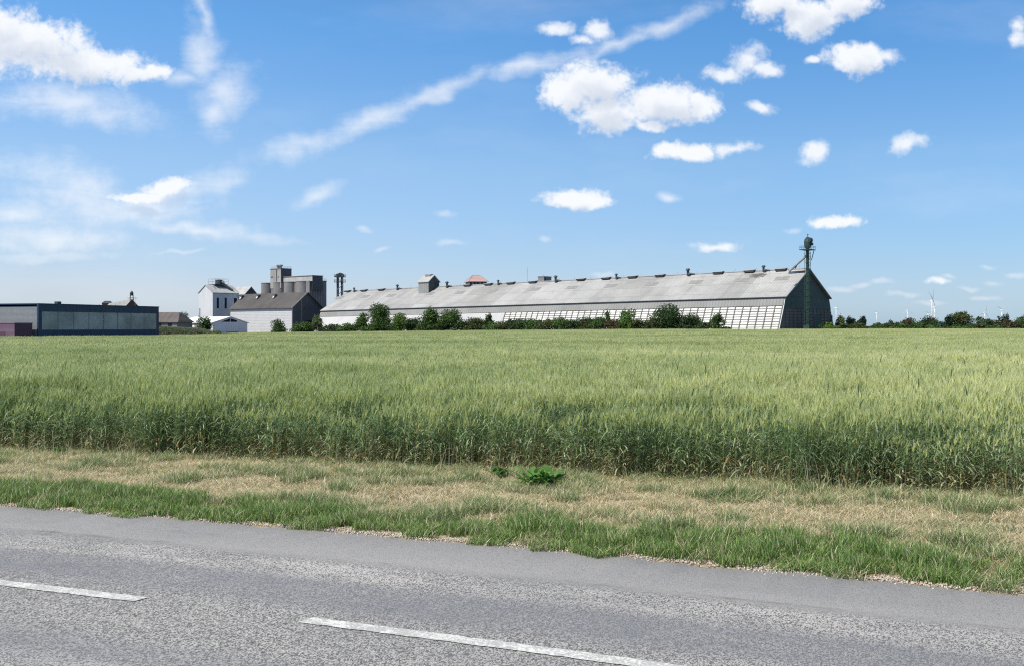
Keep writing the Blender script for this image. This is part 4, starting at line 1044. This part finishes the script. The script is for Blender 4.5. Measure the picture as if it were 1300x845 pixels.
# ------------------------------------------------------------------ white shed
def shed():
    Y = 495.; X = at(370.5, Y); g0 = float(gz(X, Y))-.2; e = empty('shed', (X, Y, g0), TH); z = lambda py: zat(py, Y)-g0
    tag(e, 'large white walled shed with dark grey pitched roof and dark gable beside the long barn', 'shed')
    L = along(X, Y, 292.5, AX); Wd = 18.; ze = z(389.3); zr = z(372.8)+1.0; sl = R(-.9)
    MB().box(0, .4, 0, L, 0, ze-.4).build('side_wall', M_blocks, e)
    MB().box(.02, Wd, .2, L-.1, 0, ze-.45).build('inner_wall', M_gconc, e)
    MB().prism([(.42,0),(.42,ze-.4),(Wd/2,zr-.5),(Wd,ze-.4),(Wd,0)], .02, .19).build('gable_wall', M_sgable, e)
    MB().box(-.12, .5, -.14, .02, 0, ze-.4).build('corner_post', M_white, e)
    MB().box(-.1, 0, .2, L, ze-.95, ze-.4).build('eaves_strip', M_dgrey, e)
    MB().prism([(-.9,ze-.6),(Wd/2,zr),(Wd/2,zr-.3),(-.9,ze-.9)], -1.0, L+.3).build('roof_slope', M_dgrey, e)
    MB().prism([(Wd+.9,ze-.6),(Wd/2+.01,zr),(Wd/2+.01,zr-.3),(Wd+.9,ze-.9)], -1.0, L+.3).build('roof_slope', M_dgrey, e)
    MB().bar((-.9,-1.06,ze-.75),(Wd/2,-1.06,zr-.15), .1, .5).build('verge_trim', M_white, e)
    MB().bar((Wd/2,-1.06,zr-.15),(Wd+.9,-1.06,ze-.75), .1, .4).build('verge_trim', M_dgrey, e)
    MB().box(5.4, 6.3, -.1, .01, 0, zr-3.5).build('wall_strip', M_gconc2, e)
    MB().box(8.2, 13.5, -.12, 0, 0, 6.5).build('door', M_open, e)
    for px in (351, 330, 309):
        xm, ym = X+BX[0]*Wd*.32, Y+BX[1]*Wd*.32; t = along(xm, ym, px-3, AX)
        mb = MB().prism([(-.8,-.4),(-.3,1.3),(.9,1.5),(1.2,.4)], -.8, .8); o = mb.build('roof_vent', M_dark, e); o.location = (Wd*.34, t, ze+(zr-ze)*.70)
        MB().prism([(-1.2,-.4),(-.85,-.2),(-.5,.6),(-.6,.6)], -.6, .6).build('vent_flashing', M_white, o)
shed()

# ------------------------------------------------------------------ concrete silo block
def silos():
    Y = 560.; zf = lambda py, YY=Y: zat(py, YY)-float(gz(at(396, Y), Y))
    X = at(396, Y); g0 = float(gz(X, Y)); z = zf
    e = empty('grain_silo_block', (X, Y, g0), TH); tag(e, 'grey concrete grain silo block with round silos, long gallery and tall head tower', 'grain silo')
    # row of round silos along the near face
    cents = []
    r_ = 3.7
    x0, y0 = X+BX[0]*r_, Y+BX[1]*r_
    for px in (385.5, 369.5, 355.5, 340.0):
        t = along(x0, y0, px, AX); cents.append(t)
    for i, t in enumerate(cents):
        rr = r_*(1.12 if i == 0 else 1.06)
        for row in (0, 1):
            if row == 1 and i == 3: continue
            mb = MB().lathe([(rr,0),(rr,z(357.2)),(rr+.12,z(357.2)),(rr+.12,z(356.2)),(rr-.1,z(356.2))], r_+row*2*r_*1.02, t, 28)
            mb.build('silo', M_gconc2, e, smooth=False)
    ysp = cents
    # filler piers between round silos
    for a, b in zip(cents[:-1], cents[1:]):
        MB().box(3.2, 5.6, a+r_*.9, b-r_*.9, 0, z(357.6)).build('pier', M_gconc, e)
    # end block with upright panels, in shade
    yb = cents[0]-r_*1.15
    MB().box(2.3, 11.8, yb-2.4, yb+2.6, 0, z(356)).build('end_block', M_gconc, e)
    for x in np.arange(2.8, 11.9, 1.15):
        MB().tube((x, yb-2.4, 0), (x, yb-2.4, z(356.8)), .5, .5, 8).build('end_rib', M_gconc, e)
    for x, py in ((14.2, 356.2),):
        MB().lathe([(3.0,0),(3.0,z(py)),(3.15,z(py)),(3.15,z(py)+.5)], x, yb+1.6, 24).build('silo', M_gconc, e)
        rail(MB(), x-2.2, x+2.2, yb-.5, yb+3.4, z(356.2)+.4, 1.3, .07).build('railing', M_galv, e)
    # gallery on top
    xg0, xg1 = 3.0, 10.4
    xm, ym = X+BX[0]*xg0, Y+BX[1]*xg0
    ya = along(xm, ym, 396.5, AX); yz = along(xm, ym, 356.5, AX)
    MB().box(xg0, xg1, ya, yz, z(356.5), z(349.8)).build('gallery', M_conc if False else M_gal, e)
    MB().box(xg0-.3, xg1+.3, ya-.3, yz, z(349.78), z(349.1)).build('gallery_roof', M_gconc, e)
    MB().box(xg0+.1, xg1-.1, ya-.12, ya-.01, z(368), z(349.9)).build('shade_painted_end', M_dwall, e)  # dark sheet whose colour holds the shade of the gallery's unlit end
    # head tower
    xt0 = 1.5; xm, ym = X+BX[0]*xt0, Y+BX[1]*xt0
    ya = along(xm, ym, 356.6, AX); yz = ya+along(xm+AX[0]*ya, ym+AX[1]*ya, 343.2, AX); xw = along(xm+AX[0]*ya, ym+AX[1]*ya, 370, BX)
    tw = MB().box(xt0, xt0+xw, ya, yz, z(364), z(338.6)).build('tower', M_gconc2t, e)
    MB().box(xt0-.25, xt0+xw+.25, ya-.25, yz+.25, z(338.58), z(337.8)).build('parapet', M_gconc, tw)
    MB().box(xt0+.05, xt0+xw, ya-.10, ya-.01, z(357), z(338.7)).build('shade_painted_side', M_dwall, tw)  # shade of the tower's unlit face, painted as a thin dark sheet
    MB().box(xt0-.15, xt0-.01, ya+(yz-ya)*.36, ya+(yz-ya)*.42, z(357), z(338.7)).build('downpipe', M_dark, tw)
    for f in (.22, .75, .86): MB().box(xt0-.1, xt0-.015, ya+(yz-ya)*f, ya+(yz-ya)*f+.5, z(350.2), z(348.4)).build('window', M_open, tw)
    cw = MB()
    for dy in (0, 2.4): cw.lathe([(.7,z(337.8)),(.7,z(335.2)),(1.2,z(334.8)),(1.2,z(333.2)),(.5,z(332.5))], xt0+2.5, ya+(yz-ya)*.35+dy, 10)
    cw.build('roof_cowl', M_gconc, tw)
    rail(MB(), xt0+.3, xt0+xw-.3, ya+.3, yz-.3, z(337.8), 1.2, .06).build('railing', M_galv, tw)
    MB().tube((xt0+xw*.4, ya+2, z(338)), (xt0+xw*.4, ya+2, z(328)), .06, .04, 5).build('aerial', M_galv, tw)
M_gal = mat('pale_gallery_render', (.46,.45,.43), (.36,.355,.345), .85, .15, streak=.5)
M_gconc2t = mat('tower_render', (.37,.36,.35), (.29,.285,.28), .85, .12, streak=.6)
M_dwall = mat('shade_painted_wall', (.11,.115,.13), (.085,.09,.10), .8, .2, streak=.3)  # dark tone standing in for shade on the unlit silo faces
silos()

# ------------------------------------------------------------------ white mill building with rooftop chute
def mill():
    Y = 540.; X = at(270, Y); g0 = float(gz(X, Y)); e = empty('mill_building', (X, Y, g0), TH); z = lambda py: zat(py, Y)-g0
    tag(e, 'tall white mill building with ribbed grey roof and two narrow dark windows', 'building')
    L = along(X, Y, 252.4, AX); Wd = along(X, Y, 304, BX); ze = z(371); zr = z(361.8)
    # lit gable faces -x side: ridge runs along x
    MB().prism([(0,0),(0,ze),(L/2,zr),(L,ze),(L,0)], 0, Wd, axis='x').build('wall', M_mwall, e)
    ro = MB().prism([(-.6,ze-.25),(L/2,zr+.3),(L/2,zr+.02),(-.6,ze-.5)], -.4, Wd, axis='x').prism([(L+.6,ze-.25),(L/2+.01,zr+.3),(L/2+.01,zr+.02),(L+.6,ze-.5)], -.4, Wd, axis='x')
    r_ = ro.build('roof', M_ribroof, e)
    for f in (.2, .36, .52, .7): 
        x = Wd*f; MB().prism([(.9,ze+.42),(L/2-1.6,zr-.35),(L/2-1.6,zr-.5),(.9,ze+.25)], x, x+1.1, axis='x').build('skylight', M_sky, r_)
    for pxa, pxb in ((275.2,277.8),(285.2,287.8)):
        a = along(X, Y, pxa, BX); b_ = along(X, Y, pxb, BX)
        MB().box(a, b_, -.06, -.01, z(391.5), z(378)).build('window', M_open, e)
    a = along(X, Y, 253.4, AX)
    MB().box(-.25, -.01, a-.6, a+.2, 0, z(391)).build('downpipe', M_galv, e)
    # cross wing
    x0 = 16.3; yb = -6.1; wx = X+BX[0]*x0+AX[0]*yb; wy = Y+BX[1]*x0+AX[1]*yb
    ww = along(wx, wy, 325.5, BX); zr2 = z(363.6); ze2 = z(372.5)
    wg = MB().prism([(x0,0),(x0,ze2),(x0+ww/2,zr2),(x0+ww,ze2),(x0+ww,0)], yb, L*.5).build('wing', M_mwall, e)
    MB().prism([(x0+.02,0),(x0+.02,ze2-.1),(x0+ww/2,zr2-.15),(x0+ww,ze2-.1),(x0+ww,0)], yb-.12, yb-.01).build('dark_gable', M_gclad, wg)
    MB().prism([(x0-.5,ze2-.2),(x0+ww/2,zr2+.3),(x0+ww/2,zr2),(x0-.5,ze2-.5)], yb-.6, L*.5).prism([(x0+ww+.5,ze2-.2),(x0+ww/2+.01,zr2+.3),(x0+ww/2+.01,zr2),(x0+ww+.5,ze2-.5)], yb-.6, L*.5).build('wing_roof', M_ribroof, wg)
    MB().box(x0-3.0, x0-1.2, -.08, -.01, z(385), z(378)).build('window', M_open, e)
    # rooftop platform and inclined chute
    xp = along(X, Y, 282, BX)
    zz = z(362)
    pl = MB().box(xp-1.5, xp+6.5, L*.3, L*.8, zz+.5, zz+.75).build('roof_platform', M_dark, e)
    rail(MB(), xp-1.5, xp+6.5, L*.3, L*.8, zz+.7, 3.0, .1).build('railing', M_galv, pl)
    MB().bar((xp+1.5, L*.45, z(355)), (xp+7.5, L*.1, z(368)), 1.2, 1.0).build('inclined_chute', M_dark, e)
    MB().box(xp+.8, xp+3.0, L*.35, L*.6, zz, z(354.5)).build('machine_head', M_dark, e)
    MB().tube((xp+3.6, L*.4, z(354.5)), (xp+5.6, L*.2, z(366)), .3, .3, 6).build('pipe', M_galv, e)
M_mwall = mat('white_mill_wall', (.62,.63,.65), (.52,.53,.55), .8, .1, streak=.35)
M_ribroof = mat('ribbed_grey_roof', (.46,.46,.45), (.36,.36,.355), .8, .15, stripe=(0, 1.0, .3))
mill()

def hut():
    Y = 470.; X = at(270, Y); g0 = float(gz(X, Y))-.2; e = empty('low_hall', (X, Y, g0), TH); z = lambda py: zat(py, Y)-g0
    tag(e, 'low white hall with shallow white roof and dark triangular gable window', 'hall')
    Wd = along(X, Y, 314, BX); L = along(X, Y, 225, AX); ze = z(409); zr = z(402.6)+.1
    MB().prism([(0,0),(0,ze),(Wd/2,zr),(Wd,ze),(Wd,0)], 0, L).build('wall', M_wwall, e)
    MB().prism([(-.7,ze-.15),(Wd/2,zr+.3),(Wd/2,zr+.05),(-.7,ze-.4)], -.5, L+.4).prism([(Wd+.7,ze-.15),(Wd/2+.01,zr+.3),(Wd/2+.01,zr+.05),(Wd+.7,ze-.4)], -.5, L+.4).build('roof', M_wroof, e)
    a, b_ = Wd*.24, Wd*.66
    zb = ze+.15
    MB().prism([(a,zb),(Wd/2-.2,zr-.7),(Wd/2-.2,zb)], -.07, -.01).build('window', M_open, e)
    MB().prism([(Wd/2+.2,zb),(Wd/2+.2,zr-.7),(b_+.6,zr-1.6),(b_+.6,zb)], -.07, -.01).build('window', M_open, e)
    MB().box(Wd*.4, Wd*.72, -.3, -.02, .1, 1.0).build('loading_bench', M_gconc, e)
    MB().box(-.06, -.01, L*.2, L*.5, .3, ze-.9).build('side_door', M_gconc2, e)
M_wroof = mat('white_sheet_roof', (.78,.78,.79), (.72,.72,.74), .6, .1, stripe=(1, 1.0, .12))
hut()

# ------------------------------------------------------------------ dark roofed house, embankment
def house():
    Y = 350.; X = at(228, Y); g0 = float(gz(X, Y)); e = empty('farm_house', (X, Y, g0), R(80)); z = lambda py: zat(py, Y)-g0
    tag(e, 'low house with brownish grey roof standing between the navy hall and the round tree', 'house')
    # local x runs away from the camera, local y runs to the left
    L = 20.; D = 11.; ze, zr = z(408.4), z(396)
    MB().box(0, D, 1, L, 0, ze).build('wall', M_gconc, e)
    mb = MB(); mb.v = [(-.5,.3,ze-.2),(D+.5,.3,ze-.2),(D+.5,L+.5,ze-.2),(-.5,L+.5,ze-.2),(D/2,2.9,zr),(D/2,L+.5,zr)]
    mb.f = [(0,4,5,3),(1,2,5,4),(0,1,4),(2,3,5),(3,2,1,0)]; mb.build('roof', M_dgrey2, e)
    MB().box(-.06,-.01,3,4.4,ze-2,ze-.6).build('window', M_open, e)
    MB().box(-.06,-.01,7,8.4,ze-2,ze-.6).build('window', M_open, e)
M_dgrey2 = mat('old_tile_roof', (.15,.125,.12), (.11,.095,.095), .9, .25, stripe=(1, 2.3, .35))
house()
def embankment():
    r = np.random.default_rng(77); mb = MB(); nx, ny = 60, 14; Y0 = 300.
    Xa, Xb = at(196, 312), at(282, 322); top = lambda t: 3.1*ss(t/.12)*(1-.25*t)*ss((1-t)/.35)
    for i in range(nx):
        t = i/(nx-1); x = Xa+(Xb-Xa)*t
        for j in range(ny):
            s = j/(ny-1); y = 303+14*s+t*10; h = float(top(t))*math.sin(math.pi*s)**.7+r.normal(0, .06)
            mb.v.append((x, y, float(gz(x, y))-.15+h))
    mb.f = [(i*ny+j, (i+1)*ny+j, (i+1)*ny+j+1, i*ny+j+1) for i in range(nx-1) for j in range(ny-1)]
    o = mb.build('embankment', M_verge, smooth=True, fix=False); tag(o, kind='structure')
    pts = []
    for _ in range(1500):
        t = r.uniform(0, 1); s = r.uniform(0, .8); x = Xa+(Xb-Xa)*t; y = 303+14*s+t*10
        pts.append((x, y, float(gz(x, y))-.15+float(top(t))*math.sin(math.pi*max(s, .01))**.7))
    pr = [grass_patch(1.6, 160, .42, .15, [((.16,.20,.10), .4), ((.11,.15,.07), .3), ((.34,.33,.24), .3)], .06, .6, r, .9) for _ in range(4)]
    n = len(pts)
    scatter_object('long_grass', pr, dict(p=np.array(pts), var=r.integers(0, 4, n), rot=r.uniform(0, 6.28, n), scl=np.ones((n, 3))*r.uniform(.5, 1.2, (n, 1))), M_grass,
                   'grey green long grass covering the bank right of the navy hall', 'grass')
embankment()

# ------------------------------------------------------------------ navy hall and mauve annex
def navy_hall():
    Y = 250.; X = at(49.7, Y); X2, Y2 = at(201.6, 292), 292.; a = math.atan2(Y2-Y, X2-X); L = math.hypot(X2-X, Y2-Y)
    g0 = float(gz(X, Y)); e = empty('industrial_hall', (X, Y, g0), a); z = lambda py: zat(py, Y)-g0
    tag(e, 'navy blue flat roofed hall with grey glazed strip and stone clad end', 'hall')
    H = z(386.6); D = 40.     # local x along the glazed side, local y to the left/back
    MB().box(.15, L-.15, .3, D, 0, H-.4).build('core', M_blue, e)
    MB().box(0, L, 0, .28, z(395.4), H).build('fascia', M_blue, e)
    MB().box(0, L, 0, .28, 0, z(418.6)).build('plinth', M_blue, e)
    MB().box(0, .9, 0, .3, z(418.6)+.003, z(395.4)-.003).build('corner_trim', M_blue, e)
    MB().box(L-.8, L, 0, .3, z(418.6)+.003, z(395.4)-.003).build('corner_trim', M_blue, e)
    n = 8; w_ = (L-1.7)/n
    for i in range(n):
        gp = MB().box(.9+i*w_+.06, .9+(i+1)*w_-.06, .10, .2, z(418.6)+.003, z(395.4)-.003).build('glazed_panel', M_glass, e)
    for i in range(1, n): MB().box(.9+i*w_-.055, .9+i*w_+.055, .05, .2, z(418.6)+.003, z(395.4)-.003).build('mullion', M_gconc, e)
    MB().box(-.12, .14, .5, D, 0, H-.6).build('stone_end_wall', M_stone, e)
    MB().box(-.25, .02, -.02, .5, 0, H).build('corner_post', M_blue, e)
    MB().box(-.25, L+.1, -.08, D+.1, H+.003, H+.28).build('roof_edge', M_blue, e)
    MB().box(7, 8.2, .9, 2.0, H+.28, H+.9).build('roof_vent', M_dark, e)
    MB().tube((L-3, 6, H), (L-3, 6, H+3.2), .05, .04, 5).build('aerial', M_galv, e)
    return a
na = navy_hall()
def annex():
    Y = 244.; X = at(18.4, Y); g0 = float(gz(X, Y)); a = na; e = empty('annex', (X, Y, g0), a); z = lambda py: zat(py, Y)-g0
    tag(e, 'low mauve clad annex in front of the stone clad end of the navy hall', 'annex')
    dx = Vector((math.cos(a), math.sin(a))); w_ = along(X, Y, 41, (dx.x, dx.y)); w_ = min(w_, 12)
    H = z(409.6)
    MB().box(0, w_, 0, 9, 0, H-.25).build('wall', M_mauve, e)
    MB().box(-.12, w_+.1, -.12, 9.1, H-.247, H).build('roof_edge', M_mauve, e)
    MB().box(.25, w_-.2, -.06, -.01, .2, H-.4).build('shade_painted_cladding', M_mauved, e)  # shade of the face turned from the sun, put into darker mauve
    for y in (3, 6): MB().box(-.05, -.01, y, y+1.6, 1.2, 2.1).build('vent_grille', M_mauved, e)
M_mauved = mat('mauve_shade_and_grille', (.12,.06,.09), (.10,.05,.075), .6, .3, stripe=(0, .6, .3))  # mauve darkened for the unlit face; the vent grilles use it too
annex()
def old_mill():
    Y = 420.; X = at(160, Y); g0 = float(gz(X, Y)); e = empty('old_mill', (X, Y, g0), R(28)); z = lambda py: zat(py, Y)-g0
    tag(e, 'old brown brick mill with pale ribbed roof peeping over the navy hall', 'building')
    # ridge runs along local y to the left
    dx = (math.cos(R(28)), math.sin(R(28))); dy = (-dx[1], dx[0])
    Wd = along(X, Y, 175, dx); L = 16; zr = z(380.6); ze = z(389)
    L = along(X, Y, 131, dy)
    MB().prism([(0,0),(0,ze),(Wd/2,zr),(Wd,ze),(Wd,0)], 0, L).build('wall', M_brick, e)
    rf = MB().prism([(-.5,ze-.2),(Wd/2,zr+.25),(Wd/2,zr),(-.5,ze-.5)], -.4, L+.3).prism([(Wd+.5,ze-.2),(Wd/2+.01,zr+.25),(Wd/2+.01,zr),(Wd+.5,ze-.5)], -.4, L+.3).build('roof', M_fibre2, e)
    for i in range(4):
        y = L*(.15+.18*i); MB().prism([(.6,ze+.25),(Wd/2-1.4,zr-.75),(Wd/2-1.4,zr-.9),(.6,ze+.1)], y, y+.9).build('skylight', M_sky, rf)
    # brick lantern house at the left end
    xl, yl = Wd*.5, L
    a_ = zr-2.0
    ln = MB().box(-.6, 3.7, L-3.9, L+.2, z(390), z(379.8)).build('lantern_house', M_brick, e)
    MB().prism([(-1.1,z(379.8)),(.2,z(376.4)),(2.9,z(376.4)),(4.2,z(379.8))], L-4.4, L+.7).build('lantern_roof', M_fibre2, ln)
    # wind gauge tower
    mb = MB(); xt, yt = Wd*.5, .8; zb = zr-.3; zt = z(373.2)
    for s1 in (-1, 1):
        for s2 in (-1, 1): mb.bar((xt+.7*s1, yt+.7*s2, zb-1), (xt+.5*s1, yt+.5*s2, zt), .14)
    for zz in np.linspace(zb+.5, zt, 4):
        mb.bar((xt-.8, yt-.8, zz), (xt+.8, yt+.8, zz), .1); mb.bar((xt-.8, yt+.8, zz), (xt+.8, yt-.8, zz), .1)
    tw = mb.build('roof_frame', M_dark, e)
    MB().lathe([(.5,zt-.6),(.7,zt),(.65,zt+.6),(.2,zt+1.3)], xt, yt, 10).build('cowl', M_dark, tw)
    MB().bar((xt-1.6, yt+1, zt-1.8), (xt+2.2, yt-1.4, zt-1.8), .14).build('arm', M_dark, tw)
M_fibre2 = mat('old_mill_roof', (.33,.32,.30), (.26,.25,.24), .85, .2, stripe=(1, 1.0, .25))
old_mill()
# a dark treetop just showing over the navy hall
tree(128, 340, 384.5, 7, 'dark', 'tip of a dark tree above the navy hall roof left of the old mill', dens=.5)

# ------------------------------------------------------------------ wind turbines
def turbine(px, hub_y, blade_px, angs, yaw, label, grey=False, D=None):
    D = D or 45*F/blade_px; Y = D; X = at(px, Y); hub = EYE+(HZ-hub_y)/F*Y; BL = blade_px/F*Y
    e = empty('wind_turbine', (X, Y, -2), R(yaw)); tag(e, label, 'wind turbine', 'wind turbines on the horizon')
    m = M_tgrey if grey else M_paint; k = max(1, Y/4000)
    MB().tube((0,0,0), (0,0,hub), 1.7*k, 1.0*k, 12).build('tower', M_paint, e, smooth=True)
    MB().box(-1.9*k, 1.9*k, -3*k, 7*k, hub-.2, hub+3.8*k).build('nacelle', M_paint, e)
    hb = MB().lathe([(1.8*k,0),(1.6*k,1.2*k),(.5*k,2.6*k)], n=10).build('hub', M_paint, e); hb.location = (0, -3.2*k, hub+1.8*k); hb.rotation_euler = (R(90), 0, 0)
    for a in angs:
        mb = MB(); i = 0; prof = [(0,1.1),(.08,1.3),(.22,2.5),(.5,1.7),(.8,1.0),(1,.35)]
        for (t, c) in prof:
            for (dx, dz) in ((-.35,0),(0,.22),(.65,0),(0,-.22)): mb.v.append((c*dx*k*.75, c*dz*k*.7, t*BL+1.0*k))
        for j in range(len(prof)-1):
            for q in range(4): mb.f.append((j*4+q, j*4+(q+1) % 4, (j+1)*4+(q+1) % 4, (j+1)*4+q))
        mb.f += [(3,2,1,0), tuple(4*(len(prof)-1)+q for q in range(4))]
        # blade frame: z along blade, turn about local y in the rotor plane
        o = mb.build('blade', m if a < 1000 else M_tgrey, e); o.location = (0, -4.4*k, hub+1.8*k); o.rotation_euler = (0, R(90-(a % 1000)), 0)
turbine(1061.5, 391, 8, (95, 215, 335), 55, 'wind turbine half hidden beside the foot of the dark gable')
turbine(1113.2, 397.6, 7, (35, 145, 270), 20, 'small white wind turbine on the far left of the open horizon')
turbine(1152.3, 394.3, 10.6, (88, 208, 328), 8, 'white wind turbine with one blade straight up behind the reddish brown tree')
turbine(1183.2, 381.6, 15, (1085, 1125+0, 262), 30, 'tallest wind turbine with dark upright blade, left of the tall pair')
turbine(1186.3, 390, 17.5, (-2, 1108, 236), 6, 'wind turbine with a blade pointing level right, right of the tall pair')
turbine(1179.2, 399.3, 8, (150, 30, 270), 25, 'low wind turbine mostly hidden behind the tall pair', grey=True)
turbine(1250.2, 397, 9.5, (77, 198, 308), 15, 'grey looking wind turbine above the dark rounded tree', grey=True)
turbine(1271.8, 393.4, 10.5, (1150, 33, 270), 10, 'rightmost white wind turbine above the flat topped dark pine')
